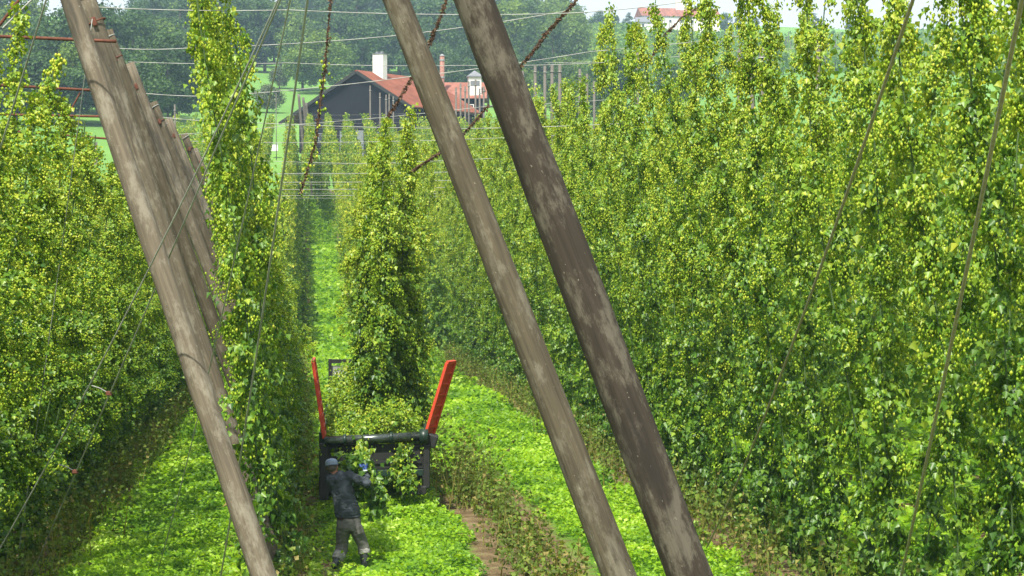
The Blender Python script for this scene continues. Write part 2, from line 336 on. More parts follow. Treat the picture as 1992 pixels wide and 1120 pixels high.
ROW = [-.4 + 3.85 * k for k in range(-3, 9)]   # index 3 = row 0
def rowx(k): return -.4 + 3.85 * k
GR = "hop plants climbing strings in rows"
# right row
for i, y in enumerate(np.arange(12.5, 88, 1.8)):
    yy = y + random.uniform(-.12, .12); hs = random.uniform(.99, 1.15) * (1.0 if y > 22 else 1.03)
    hop_plant(rowx(2), yy, "tall cone laden hop plant in the dense row right of the leaning brown poles", "hop plants of the long right row", hs=hs, rz=random.uniform(-.05, .05))
# left row
for i, y in enumerate(np.arange(14, 88, 1.5)):
    hs = float(np.interp(y, [14, 24, 34, 60], [.82, .79, .75, .7])) * random.uniform(.96, 1.05)
    hop_plant(rowx(-1), y + random.uniform(-.12, .12), "shorter dark green hop plant in the row left of the stacked grey poles", "hop plants of the left row", hs=hs * 1.05, rz=random.uniform(-.05, .05), lib=BUSH if random.random() < .8 else LEGS)
# middle-left row: only the strings leaning left still carry plants
for i, y in enumerate(np.arange(24.6, 88, .95)):
    lab = "hop plant leaning left in the row between the stacked poles and the worker"
    if y > 70: continue
    hop_plant(rowx(0) + .05 + random.uniform(-.12, .2), y, lab, "hop plants of the part harvested row", sides=(-1,), hs=random.uniform(.98, 1.06) * (1.08 if y < 28.6 else .97 if y < 33 else .84 if y < 46 else .72), rz=random.uniform(-.06, .06), sx=1.0, lib=TALL if y < 28.6 else LEGS)
# row behind the trailer
for i, y in enumerate(np.arange(64, 88, 1.5)):
    hop_plant(rowx(1), y, "hop plant in the row standing right behind the trailer", "hop plants behind the trailer", hs=random.uniform(.95, 1.05))
# far field, near end of rows
nfar = 0
for k in (0, 1, 2, -1):
    for y in np.arange(98, 150, 1.6):
        hop_plant(rowx(k), y + random.uniform(-.1, .1), ["hop plant of the far field in the row left of the grassy aisle", "hop plant of the far field in the row right of the grassy aisle", "hop plant of the far field in the second row right of the grassy aisle", "hop plant of the far field behind the stacked grey poles"][(0, 1, 2, -1).index(k)],
                  "hop plants of the far field, row %s" % ("left of the aisle", "right of the aisle", "second right of the aisle", "behind the poles")[(0, 1, 2, -1).index(k)], hs=random.uniform(.95, 1.04), lib=FAR, sides=(-1,) if k == 0 else (-1, 1)); nfar += 1
# everything else of the far field: one mass
P_, N_, T_, S_, R_ = [], [], [], [], []
def curtain(k, y0, y1, step=1.6, hs=1.0, per=330, size=.18):
    for y in np.arange(y0, y1, step):
        x = rowx(k); g = G(x, y); H = 8 * hs * random.uniform(.95, 1.05)
        for s in (-1, 1):
            n = per; zz = rng.uniform(.2, 1.02, n) * H; a = rng.uniform(0, 2 * np.pi, n); rr = .38 * np.sqrt(rng.random(n)) * (.6 + .5 * np.sin(zz * 2 + y) ** 2)
            P_.append(np.stack([x + s * .95 * zz / H + rr * np.cos(a), y + rr * 1.6 * np.sin(a), g + zz], 1))
            N_.append(np.stack([np.cos(a), np.sin(a), .5 + 0 * a], 1) + rng.normal(0, .4, (n, 3))); T_.append(np.stack([0 * a, 0 * a, -1 + 0 * a], 1) + rng.normal(0, .4, (n, 3)))
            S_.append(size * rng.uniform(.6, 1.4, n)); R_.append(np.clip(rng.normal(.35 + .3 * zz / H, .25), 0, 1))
for k in (-1, 0, 1, 2): curtain(k, 150, 195)
curtain(.5, 166, 196); curtain(-1.5, 178, 196)
for k in (3, 4, 5, 6, 7, -2, -3): curtain(k, 98, 195, per=230)
for k in (3,): curtain(k, 14, 88, per=300, size=.16, hs=1.05)
for k in (4, 5): curtain(k, 22, 88, per=240, size=.18, hs=1.0)
for k in (-2, -3): curtain(k, 20, 88, per=200, size=.17, hs=.78)
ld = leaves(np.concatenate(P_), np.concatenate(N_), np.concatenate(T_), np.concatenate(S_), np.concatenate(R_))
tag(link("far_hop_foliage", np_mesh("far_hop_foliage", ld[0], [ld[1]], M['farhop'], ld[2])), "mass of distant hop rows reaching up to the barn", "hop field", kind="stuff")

# vines hanging over the trailer
for px, pyt, d, lab, h in ((714, 372, 36.2, "low leftmost hop vine hanging over the trailer load", 4.9), (803, 330, 36.3, "low rightmost hop vine hanging over the trailer load", 5.3), (742, 395, 35.0, "shortest hop vine hanging low over the middle of the trailer load", 4.6), (722, 292, 35.6, "hop vine hanging over the trailer, left and shorter of the hanging pair", 5.95), (752, 225, 35.2, "tall hop vine hanging over the trailer with its tip highest in the middle", 6.6), (790, 205, 35.9, "thin topped hop vine hanging over the right part of the trailer", 6.8)):
    top = at(px, pyt, d)
    e = empty("hanging_hop_vine", (top.x, top.y, top.z - h), lab, "hop plant", "hop vines hanging over the trailer")
    hw = random.uniform(0, 6); ld, cd = leg_geometry(H=h - .5, lean=0, arms=int(30 * h), lv=17, cn=30, lsize=.084, csize=.044, rad=.30, z0=.05, top_extra=.5, thin=.3 * h, sway=hw, cz0=-1.2)
    b = link("bine", bine_mesh(h - .5, 0, sway=hw), e)
    link("leaves", np_mesh("hop_leaves", ld[0], [ld[1]], M['leaf'], ld[2]), b); link("hop_cones", np_mesh("hop_cones", cd[0], [cd[1]], M['cone'], cd[2], True), b)

# ------------------------------------------------------------------ cover crop and weeds
def vnoise(x, y, s, seed=0):
    xi = np.floor(x / s).astype(int); yi = np.floor(y / s).astype(int); fx = x / s - xi; fy = y / s - yi
    fx = fx * fx * (3 - 2 * fx); fy = fy * fy * (3 - 2 * fy)
    def h(a, b): v = np.sin(a * 127.1 + b * 311.7 + seed * 17.3) * 43758.5453; return v - np.floor(v)
    return (h(xi, yi) * (1 - fx) + h(xi + 1, yi) * fx) * (1 - fy) + (h(xi, yi + 1) * (1 - fx) + h(xi + 1, yi + 1) * fx) * fy
def crop(y0, y1, x0, x1, dens, size, hmax):
    n = int((y1 - y0) * (x1 - x0) * dens); x = rng.uniform(x0, x1, n); y = rng.uniform(y0, y1, n)
    pp = np.abs(((x + .4 + 3.85 / 2) % 3.85) - 3.85 / 2)              # distance from nearest row line
    edge = np.where(y < 90, .86, .3) + .55 * (vnoise(x, y, .9, 3) - .5) + .3 * (vnoise(x, y, .25, 5) - .5)
    edge = edge - np.where((x < 1.3) & (x > -4), .45, 0)
    edge = np.where(x > 7.9, .05, edge)
    keep = (pp > edge) | ((np.abs(x - 3.45) < 1.6) & (y > 36.5) & (y < 63))
    keep &= (np.abs(x - .72) > .5) | (np.abs(y - 27.3) > 1.3) | (rng.random(n) < .12)
    bare = vnoise(x, y, .6, 8) > .12
    keep &= bare
    x, y, pp = x[keep], y[keep], pp[keep]; n = len(x)
    h = hmax * (.25 + .9 * vnoise(x, y, .55, 1) * vnoise(x, y, 1.7, 2) * 1.6) * np.clip((pp - .5) / .5, .45, 1)
    zz = h * np.sqrt(rng.random(n))
    P = np.stack([x, y, gz(x, y) + zz + .01], 1); nr = rng.normal(0, .5, (n, 3)) + [0, -.15, 1]; tp = rng.normal(0, 1, (n, 3)) + [0, 0, .2]
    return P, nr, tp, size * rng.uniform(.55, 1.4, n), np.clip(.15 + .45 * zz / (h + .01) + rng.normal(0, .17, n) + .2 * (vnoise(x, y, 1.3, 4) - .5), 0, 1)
parts = [crop(24, 97, 13, 26, 35, .2, .5), crop(14, 97, 8.2, 13, 120, .13, .5), crop(20, 97, -12, -5.4, 60, .13, .4), crop(19, 36, -5.5, 9, 620, .062, .42), crop(36, 56, -4.5, 9, 300, .085, .42), crop(56, 97, -4.5, 9, 80, .15, .42), crop(97, 195, -5, 12, 26, .24, .25)]
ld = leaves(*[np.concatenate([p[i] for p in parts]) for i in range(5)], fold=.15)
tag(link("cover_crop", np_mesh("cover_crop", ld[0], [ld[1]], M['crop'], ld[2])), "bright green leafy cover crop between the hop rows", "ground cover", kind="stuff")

def weeds(spec):
    P, Nn, T, S, Rr = [], [], [], [], []; bm_pts = []
    for (k, y0, y1, n, hw, hmax, dx) in spec:
        for _ in range(n):
            y = random.uniform(y0, y1); x = rowx(k) + dx + random.gauss(0, hw); g = G(x, y); h = hmax * random.uniform(.35, 1.1)
            lx, ly = random.gauss(0, .22), random.gauss(0, .22); m = 14
            bm_pts.append(((x, y, g - .02), (x + lx * h, y + ly * h, g + h)))
            s = np.linspace(.1, 1, m); P.append(np.stack([x + lx * h * s, y + ly * h * s, g + h * s], 1) + rng.normal(0, .07, (m, 3)) * [1, 1, .5])
            dr = random.random() < .18
            Nn.append(rng.normal(0, .6, (m, 3)) + [0, 0, .6]); T.append(rng.normal(0, 1, (m, 3))); S.append(.075 * rng.uniform(.5, 1.4, m)); Rr.append(np.clip(rng.normal(.85 if dr else .45, .2, m), 0, 1))
    ld = leaves(*[np.concatenate(q) for q in (P, Nn, T, S, Rr)])
    a = np.array([p[0] for p in bm_pts]); b = np.array([p[1] for p in bm_pts]); n = len(a); o = rng.normal(0, 1, (n, 3)) * [.008, .008, 0]
    o2 = np.stack([-o[:, 1], o[:, 0], 0 * o[:, 0]], 1) * 1.0
    SV = np.stack([a - o, a + o, b, a + o2, a - o2], 1).reshape(-1, 3); i0 = np.arange(n)[:, None] * 5; off = len(ld[0])
    V = np.concatenate([ld[0], SV]); FT = np.concatenate([i0 + [0, 1, 2], i0 + [3, 4, 2]]) + off
    return np_mesh("dry_weeds", V, [ld[1], FT], M['weed'], np.concatenate([ld[2], np.full(len(SV), .97)]))
tag(link("row_weeds", weeds([(1, 20, 37, 260, .28, .65, 0), (1, 37, 64, 60, .3, .5, 0), (2, 14, 88, 1200, .4, 1.0, -.35), (-1, 16, 88, 950, .36, 1.0, .3), (0, 20, 88, 800, .25, .8, .05), (1, 34, 39, 90, .3, 1.3, -.35)])), "brown and olive weeds growing along the foot of the hop rows", "weeds", kind="stuff")

# ------------------------------------------------------------------ leaning poles
def lean_pole(top, bot, r0, r1, m, label, group=None, name="leaning_pole", parts=True, extra=.25):
    top = Vector(top); bot = Vector(bot); L = (top - bot).length
    e = empty(name, bot, label, "pole", group); q = (top - bot).to_track_quat('Z', 'Y')
    e.rotation_mode = 'QUATERNION'; e.rotation_quaternion = q
    bm = bmesh.new(); n = 26; ph_ = random.uniform(0, 6)
    pts = [(.02 * math.sin(ph_ + 3 * t), .02 * math.cos(ph_ + 2.3 * t), -.5 + (L + extra + .5) * t) for t in np.linspace(0, 1, n)]
    tube(bm, pts, [r1 + (r0 - r1) * t + random.uniform(-.004, .004) for t in np.linspace(0, 1, n)], 20)
    link("shaft", bm_mesh("shaft", bm, m, smooth=True), e); L = L + extra
    for f in e.children[0].data.polygons:
        if len(f.vertices) > 4: f.use_smooth = False
    if parts:
        for dz in (.12, .5):
            bm = bmesh.new(); nn = 20; rr = r0 + .012
            tube(bm, [(rr * math.cos(a), rr * math.sin(a), L - dz + .02 * math.sin(a)) for a in np.linspace(0, 2 * math.pi, nn)], .011, 6, False)
            link("wire_loop", bm_mesh("wire_loop", bm, M['rust' if dz > .3 else 'wire'], smooth=True), e)
        bm = bmesh.new(); box(bm, (r0 + .015, 0, L - .5), (.05, .06, .12), bevel=.01)
        link("bracket", bm_mesh("bracket", bm, M['rust']), e)
    return e
def ray_to_ground(px1, py1, d1, px2, py2, d2):
    a = at(px1, py1, d1); b = at(px2, py2, d2); v = b - a
    for t in np.linspace(.5, 2.5, 400):
        p = a + v * t
        if p.z < G(p.x, p.y): break
    return a, p
a, b = ray_to_ground(128, -20, 18.5, 516, 1120, 17.6); lean_pole(a, b, .092, .125, M['pole_grey'], "front grey weathered pole leaning left, longest of the left bundle", extra=1.2)
a, b = ray_to_ground(764, -10, 15.5, 1206, 1120, 15.0); lean_pole(a, b, .10, .15, M['pole_mid'], "thinner of the two brown poles leaning left across the middle", extra=1.5)
a, b = ray_to_ground(920, 0, 11.8, 1345, 1120, 11.4); lean_pole(a, b, .118, .152, M['pole_brown'], "thick dark brown pole leaning left right of centre, nearest to the viewer", extra=1.5)
stack = [(172, 2, 25, .13, "second"), (213, 82, 32, .115, "third"), (256, 142, 38, .115, "fourth"), (302, 214, 45, .11, "fifth"), (331, 244, 51, .11, "sixth"), (362, 272, 57, .11, "seventh"), (382, 300, 63, .11, "eighth")]
tops = []
for i, (px, py, d, r, o) in enumerate(stack):
    t_ = at(px, py, d); by = t_.y; bx = rowx(0) + .1; b_ = Vector((bx, by, G(bx, by)))
    lean_pole(t_, b_, r, r + .02, M['pole_grey' if i % 2 == 0 else 'pole_mid'], "%s grey pole from the front in the bundle leaning left behind the vines" % o, "grey poles of the left bundle", extra=.2); tops.append(t_)
for j, (px, py, d) in enumerate([(466, 212, 150), (478, 226, 158), (490, 246, 166), (497, 268, 174)]):
    t_ = at(px, py, d); bx = rowx(-1) + .6; lean_pole(t_, (bx, t_.y, G(bx, t_.y)), .15, .19, M['post'], "distant grey pole leaning left beside the tall hop vine", "far leaning poles beside the tall vine", parts=False)
for j, (px, py, d) in enumerate([(581, 188, 186), (590, 194, 190), (596, 204, 194)]):
    t_ = at(px, py, d); bx = t_.x + .9; lean_pole(t_, (bx, t_.y, G(bx, t_.y)), .13, .16, M['post'], "distant grey pole leaning left in front of the barn's low eave", "far leaning poles before the barn", parts=False)

# ------------------------------------------------------------------ wires, cables, guys
def cable(pts, r, m, name, label, cat, sag=0.0, group=None, seg=6):
    pts = [Vector(p) for p in pts]; out = []
    for i in range(len(pts) - 1):
        n = max(6, int(36 / (len(pts) - 1)))
        for j in range(n + (i == len(pts) - 2)):
            t = j / n; p = pts[i].lerp(pts[i + 1], t); p.z -= sag * 4 * t * (1 - t); out.append(p)
    o0 = pts[0].copy(); bm = bmesh.new(); tube(bm, [p - o0 for p in out], r, seg)
    return tag(link(name, bm_mesh(name, bm, m, smooth=True), None, o0), label, cat, group)
def gext(px1, py1, d1, px2, py2, d2):   # from first point through second, down to the ground
    a = at(px1, py1, d1); b = at(px2, py2, d2); v = b - a
    for t in np.linspace(.6, 3, 600):
        p = a + v * t
        if p.z < G(p.x, p.y): return p
    return b
def guy(px1, py1, d1, px2, py2, d2, r, m, label, sag=.0, bend=None):
    end = gext(px1, py1, d1, px2, py2, d2); a = at(px1, py1, d1)
    up = a + (a - end).normalized() * 1.5
    return cable([up, end], r, m, "guy_wire", label, "wire", sag, None)
g1 = guy(558, -30, 15, 65, 1110, 25, .009, M['wire'], "grey guy wire with two clamps running down to the lower left corner", 0)
guy(541, -30, 15, -60, 1150, 22, .008, M['wire'], "thin guy wire crossing left of the clamped one to the left edge", .3)
guy(561, -10, 15, 310, 1090, 26, .007, M['wire'], "faint thin guy wire passing in front of the leaning grey pole's lower half", .3)
guy(596, -10, 15, 427, 1120, 23, .010, M['wire'], "pale guy wire running down in front of the tall hop vines", .25)
guy(81, 28, 18, -40, 420, 20, .010, M['wire'], "short guy wire at the far left top", 0)
guy(150, 250, 24, 60, 900, 26, .006, M['wire'], "faint string hanging before the left hop row", .1)
guy(1770, -10, 13, 1392, 1010, 27, .014, M['rope'], "brown rope hanging slanted before the right hop row, left of the other rope", .35)
guy(1987, -10, 10, 1750, 1120, 19, .014, M['rope'], "brown rope slanting down near the right edge", .12)
# clamps on the guy
for (px, py, w_, lab) in ((212, 765, 0, "small wire clamp, upper one on the left guy wire"), (146, 917, 0, "small wire clamp, lower one on the left guy wire")):
    dd = 1 / (1 / 15 + (1 / 25 - 1 / 15) * ((py + 30) / 1140.0)); c = at(px, py, dd); e = empty("wire_clamp", c, lab, "clamp")
    bm = bmesh.new(); box(bm, (0, 0, 0), (.07, .05, .05), bevel=.01); link("clamp_body", bm_mesh("clamp_body", bm, M['rust']), e)
    bm = bmesh.new(); tube(bm, [(0, 0, 0), (-.10, 0, .06), (-.19, 0, .09)], .007, 6); link("wire_tail", bm_mesh("wire_tail", bm, M['wire']), e)

def hcable(pts, d, label, r=.012, sag=.03):
    P3 = [at(px, py, d if not isinstance(d, (list, tuple)) else d[i]) for i, (px, py) in enumerate(pts)]
    cable(P3, r * .7, M['wire'], "trellis_cable", label, "cable", sag)
hcable([(165, 12), (560, 19), (1060, 27), (1330, 3)], 25, "topmost trellis cable crossing below the upper picture edge", .009)
hcable([(205, 92), (370, 93), (760, 70), (1120, 18)], 32, "second trellis cable from the top, from the third grey pole", .011)
hcable([(250, 120), (560, 122), (900, 127), (1200, 120)], 38, "thin level cable crossing just above the barn chimney's foot", .010)
hcable([(250, 178), (420, 187), (790, 150), (1150, 100), (1500, 62)], 38, "rising cable from the fourth grey pole across the barn roof", .012)
hcable([(300, 226), (480, 238), (900, 250), (1300, 235)], 45, "trellis cable from the fifth grey pole at the foot of the barn", .012)
hcable([(330, 262), (600, 240), (960, 205), (1230, 190)], 51, "trellis cable from the sixth pole rising towards the right row", .011)
hcable([(360, 274), (700, 276), (1100, 262)], 57, "trellis cable from the seventh pole crossing the far hops", .012)
hcable([(380, 306), (700, 318), (1100, 300)], 63, "trellis cable from the eighth pole crossing the far hops", .012)
hcable([(1060, 122), (1230, 115), (1420, 100), (1700, 84)], 60, "pale cable crossing before the right hillside trees", .012)
for j, y in enumerate(np.arange(70, 92, 7)):
    z = G(0, y) + 8.15; cable([(-7, y, z), (0, y, z - .1), (9, y, z + .1)], .012, M['wire'], "trellis_cable", "straight cable over the hops before the far field", "cable", .06, "cables above the end of the near rows")
for j, y in enumerate(np.arange(100, 200, 9)):
    z = G(0, y) + 8.2; cable([(-13, y, z), (-2, y, z - .15), (12, y, z + .1), (28, y, z + .2)], .007, M['wire'], "trellis_cable", "straight cable stretched across the tops of the far hop rows", "cable", .1, "cables above the far field")
for (x0, y0, x1, y1, d, lab, r) in ((-10, 70, 128, 76, 22, "rusty bar left of the front pole, topmost of four", .022), (66, 169, 156, 174, 26, "rusty bar left of the front pole, second from top", .022), (128, 225, 178, 226, 30, "rusty bar left of the front pole, third from top", .022), (165, 266, 190, 268, 34, "rusty bar left of the front pole, lowest and shortest", .022)):
    a = at(x0, y0, d); b = at(x1, y1, d); a2 = a - (b - a).normalized() * 2
    cable([a2, b + (b - a).normalized() * .6], r, M['rust'], "steel_bar", lab, "bar")
cable([at(-10, 60, 22), at(37, 0, 22), at(60, -30, 22)], .02, M['rust'], "steel_strut", "rusty strut rising at the top left corner", "bar")
cable([at(5, 55, 21), at(66, -5, 21)], .012, M['wire'], "twisted_wire", "pale twisted wire in the top left corner", "wire")
cable([at(133, 223, 28), at(156, 180, 28)], .014, M['rust'], "steel_strut", "short rusty strut between two bars left of the front pole", "bar")

def dead_bine(pts, d, label, dens=60, r=.022, green=0):
    P3 = [at(px, py, d if not isinstance(d, (list, tuple)) else d[i]) for i, (px, py) in enumerate(pts)]
    o0 = P3[0].copy(); fine = []
    for i in range(len(P3) - 1):
        for j in range(14): fine.append(P3[i].lerp(P3[i + 1], j / 14) + Vector(rng.normal(0, .005, 3)))
    fine.append(P3[-1]); fine = [p - o0 for p in fine]
    e = empty("dried_bine", o0, label, "dried vine")
    bm = bmesh.new(); tube(bm, fine, r * .5, 6); tube(bm, [p + Vector((.02 * math.sin(i * .4), 0, .02 * math.cos(i * .4))) for i, p in enumerate(fine)], r * .35, 5)
    me = bm_mesh("stem", bm, M['dead']); at_ = me.attributes.new("rnd", 'FLOAT', 'POINT'); at_.data.foreach_set("value", rng.random(len(me.vertices)).astype(np.float32)); link("stem", me, e)
    A = np.array([p[:] for p in fine]); idx = rng.integers(0, len(A) - 1, dens * 2 * len(P3)); f = rng.random(len(idx))[:, None]
    P = A[idx] * (1 - f) + A[idx + 1] * f; n = len(P); P += rng.normal(0, .012, P.shape)
    ld = leaves(P, rng.normal(0, 1, (n, 3)), rng.normal(0, .35, (n, 3)) + [0, 0, -1], .032 * rng.uniform(.3, 1.9, n), rng.random(n), .3)
    link("withered_leaves", np_mesh("withered_leaves", ld[0], [ld[1]], M['dead'], ld[2]), e)
    if green:
        n = green; idx = rng.integers(len(A) // 3, len(A) - 1, n); P = A[idx] + rng.normal(0, .05, (n, 3)); cd = cones(P, .06 * rng.uniform(.7, 1.2, n), rng.random(n), rng.normal(0, .3, (n, 2)))
        link("hop_cones", np_mesh("hop_cones", cd[0], [cd[1]], M['cone'], cd[2]), e)
dead_bine([(645, -20), (636, 90), (625, 190), (612, 285), (585, 375)], 30, "long brown withered vine hanging left of the two middle poles", 45, .018, 60)
dead_bine([(872, -10), (850, 50), (830, 95)], 30, "short brown withered vine at the top between the two middle poles", 50, .02)
dead_bine([(800, 150), (778, 190), (757, 222), (746, 240)], 36, "brown withered vine left of the thinner middle pole before the barn roof", 50, .02)
dead_bine([(1124, -5), (1062, 65), (1010, 132)], 30, "brown withered vine on a wire right of the thick dark pole at the top", 90, .02)
dead_bine([(950, 205), (900, 262), (850, 300), (800, 332)], 34, "brown withered vine on a wire between the two middle poles", 55, .02)
dead_bine([(1385, -5), (1325, 35), (1295, 65), (1262, 120)], 42, "brown withered vine on a wire above the right hop row", 60, .02)
dead_bine([(60, 260), (95, 165), (116, 100)], 24, "thin vine strand with hop cones left of the front pole", 10, .008, 170)

# ------------------------------------------------------------------ posts in the far trellis
def post(px, pyt, h, d, r=.13, label="", group=None, lean=0.0):
    t_ = at(px, pyt, d); e = empty("trellis_post", (t_.x, t_.y, t_.z - h), label, "post", group)
    bm = bmesh.new(); r *= .75; tube(bm, [(0, 0, 0), (lean * .5, 0, h * .5), (lean, 0, h)], [r * 1.1, r, r * .9], 10); link("shaft", bm_mesh("shaft", bm, M['post'], smooth=True), e)
    bm = bmesh.new(); tube(bm, [((r + .02) * math.cos(a), (r + .02) * math.sin(a), h - .5) for a in np.linspace(0, 2 * math.pi, 10)], .03, 5, False); link("wire_loop", bm_mesh("wire_loop", bm, M['wire']), e)
    return e
for px, py, d, r in ((1041, 128, 150, .17), (1060, 128, 145, .17), (1074, 126, 140, .18), (1089, 126, 138, .18), (1128, 134, 150, .17), (1142, 143, 155, .15), (1156, 157, 160, .15), (1017, 138, 160, .17)):
    post(px, py, 9, d, r, "grey post rising above the hops right of the thick dark pole", "posts right of the thick pole")
for px, py, d in ((720, 166, 190), (739, 180, 192), (751, 184, 195), (757, 182, 200), (765, 187, 204)):
    post(px, py, 9.5, d, .11, "thin grey post standing before the barn gable", "posts before the barn gable")
for px, py, d in ((887, 170, 200), (896, 162, 205), (905, 168, 198), (912, 158, 196), (925, 155, 194), (941, 168, 204), (933, 172, 190)):
    post(px, py, 9, d, .14, "grey trellis post before the pale red roof", "posts before the pale red roof")
for px, py, d in ((1592, 60, 60), (1497, 80, 62), (1482, 85, 66), (1464, 78, 70), (1439, 95, 70), (1240, 100, 90)):
    post(px, py, 9, d, .12, "weathered post rising above the tops of the right hop row", "posts above the right row")
post(537, 181, 9.6, 235, .07, "thin dark post on the meadow left of the barn"); post(340, 203, 9, 160, .11, "slim grey post between the leaning poles and the tall vine")
post(186, 276, 8.5, 140, .2, "grey post seen left of the front pole above the left row")
for px in (534, 569):
    c = at(px, 279, 238); e = empty("white_box", (c.x, c.y, c.z - 1), "low white block at the foot of the %s before the barn" % ("thin post" if px == 534 else "eave support"), "box")
    bm = bmesh.new(); box(bm, (0, 0, .45), (1.2 if px > 540 else .9, 1.0, .9), bevel=.05); link("block", bm_mesh("block", bm, M['white']), e)
    bm = bmesh.new(); box(bm, (0, 0, .93), (1.3 if px > 540 else 1, 1.1, .06), bevel=.02); link("lid", bm_mesh("lid", bm, M['greymetal']), e)

# ------------------------------------------------------------------ barn and buildings
def prism(bm, prof2, y0, y1):     # closed profile (x,z) extruded along y
    a = [bm.verts.new((x, y0, z)) for x, z in prof2]; b = [bm.verts.new((x, y1, z)) for x, z in prof2]; n = len(a)
    bm.faces.new(a[::-1]); bm.faces.new(b)
    for i in range(n): bm.faces.new((a[i], a[(i + 1) % n], b[(i + 1) % n], b[i]))
BD = 240; s_ = BD / F
ap = at(697, 137, BD); base = Vector((ap.x, ap.y, G(ap.x, ap.y) - .5))
barn = empty("barn", base, "large dark boarded barn with a red tiled gable roof and low lean-to", "barn", rz=R(-33))
hz = ap.z - base.z
def bz(py): return (400 - py) * s_ + CZ - base.z
def bx_(px): return (px - 697) * s_ / math.cos(R(33)) * .98
L_ = (bx_(597), bz(203)); LL = (bx_(545), bz(235)); RR = (bx_(806), bz(213))
bm = bmesh.new(); prism(bm, [(L_[0] + .4, 0), (RR[0] - .5, 0), (RR[0] - .5, RR[1] - .2), (0, hz - .35), (L_[0] + .4, L_[1] - .1)], 0, 18); link("wall", bm_mesh("wall", bm, M['boards']), barn)
bm = bmesh.new(); prism(bm, [(LL[0] + 2.6, 0), (L_[0] + .39, 0), (L_[0] + .39, L_[1] - .3), (LL[0] + 2.6, LL[1] + .5)], .15, 17); link("lean_to_wall", bm_mesh("lean_to_wall", bm, M['boards']), barn)
def slope(x0, z0, x1, z1, y0, y1, th, m, name="roof"):
    d = Vector((x1 - x0, 0, z1 - z0)); L = d.length; bm = bmesh.new(); box(bm, (L / 2, (y0 + y1) / 2, th / 2), (L, y1 - y0, th))
    o = link(name, bm_mesh(name, bm, m), barn, (x0, 0, z0)); o.rotation_euler = (0, -math.atan2(d.z, d.x), 0); return o
rr = slope(0, hz - .1, RR[0], RR[1], -.5, 18.5, .18, M['tiles'])
slope(L_[0], L_[1], -.02, hz - .1, -.5, 18.5, .18, M['tiles'])
slope(LL[0], LL[1], L_[0] + .2, L_[1] - .05, -.5, 18.5, .16, M['tiles'], "lean_to_roof")
for (x0, z0, x1, z1) in ((0, hz - .16, RR[0], RR[1] - .06), (L_[0], L_[1] - .06, 0, hz - .16), (LL[0], LL[1] - .06, L_[0], L_[1] - .08)):
    o = slope(x0, z0 - .25, x1, z1 - .25, -.62, -.52, .4, M['dark'], "bargeboard")
for yy in (0, 5, 10, 15):
    bm = bmesh.new(); tube(bm, [(LL[0] + .7, yy, -1), (LL[0] + .7, yy, LL[1] + .1)], .12, 8); tube(bm, [(LL[0] + .7, yy, LL[1] - 1), (LL[0] + 1.5, yy, LL[1] + .2)], .07, 6); link("eave_post", bm_mesh("eave_post", bm, M['post']), barn)
bm = bmesh.new(); cw = 1.55; box(bm, (0, 0, 2.2), (cw, 1.1, 4.4)); ch = link("chimney", bm_mesh("chimney", bm, M['white']), barn, (1.0, 3.8, hz - 2.1))
bm = bmesh.new(); box(bm, (0, 0, 4.46), (cw + .12, 1.25, .12)); box(bm, (-.35, 0, 4.65), (.35, .5, .25), bevel=.05); box(bm, (.35, 0, 4.65), (.35, .5, .25), bevel=.05); link("chimney_cap", bm_mesh("chimney_cap", bm, M['slate']), ch)
for xx in (-5.5, 3.2):
    bm = bmesh.new(); box(bm, (xx, -.04, 3.2), (1.3, .08, 1.1)); wdo = link("window", bm_mesh("window", bm, M['slate']), barn); bm = bmesh.new(); box(bm, (xx, -.09, 3.2), (1.0, .02, .85)); link("pane", bm_mesh("pane", bm, M['glass']), wdo)
bm = bmesh.new(); box(bm, (-1, -.05, 2.0), (3.6, .1, 4.0)); link("door", bm_mesh("door", bm, M['slate']), barn)

def house(px, py_top, d, wid, dep, hw, hr, wm, rm, label, rz=0, name="house", win=3, cat="house", base_drop=0):
    t_ = at(px, py_top, d); e = empty(name, (t_.x, t_.y, t_.z - hw - hr), label, cat, rz=rz)
    bm = bmesh.new(); box(bm, (0, 0, hw / 2 - 2), (wid, dep, hw + 4)); link("wall", bm_mesh("wall", bm, wm), e)
    bm = bmesh.new(); ov = .5
    pr = [(-dep / 2 - ov, hw), (dep / 2 + ov, hw), (0, hw + hr)]
    a = [bm.verts.new((-wid / 2 - ov, y, z)) for y, z in pr]; b = [bm.verts.new((wid / 2 + ov, y, z)) for y, z in pr]
    bm.faces.new(a); bm.faces.new(b[::-1])
    for i in range(3): bm.faces.new((a[i], b[i], b[(i + 1) % 3], a[(i + 1) % 3]))
    link("roof", bm_mesh("roof", bm, rm), e)
    for i in range(win):
        x = -wid / 2 + wid * (i + .5) / win; bm = bmesh.new(); box(bm, (x, -dep / 2 - .03, hw * .55), (1.1, .06, 1.3)); f = link("window", bm_mesh("window", bm, M['white']), e)
        bm = bmesh.new(); box(bm, (x, -dep / 2 - .07, hw * .55), (.9, .03, 1.1)); link("pane", bm_mesh("pane", bm, M['glass']), f)
    return e
house(865, 160, 262, 11, 11, 3.2, 2.6, M['boards'], M['tiles_pink'], "low shed with a pale red roof right of the barn", rz=R(-6), name="shed", cat="shed")
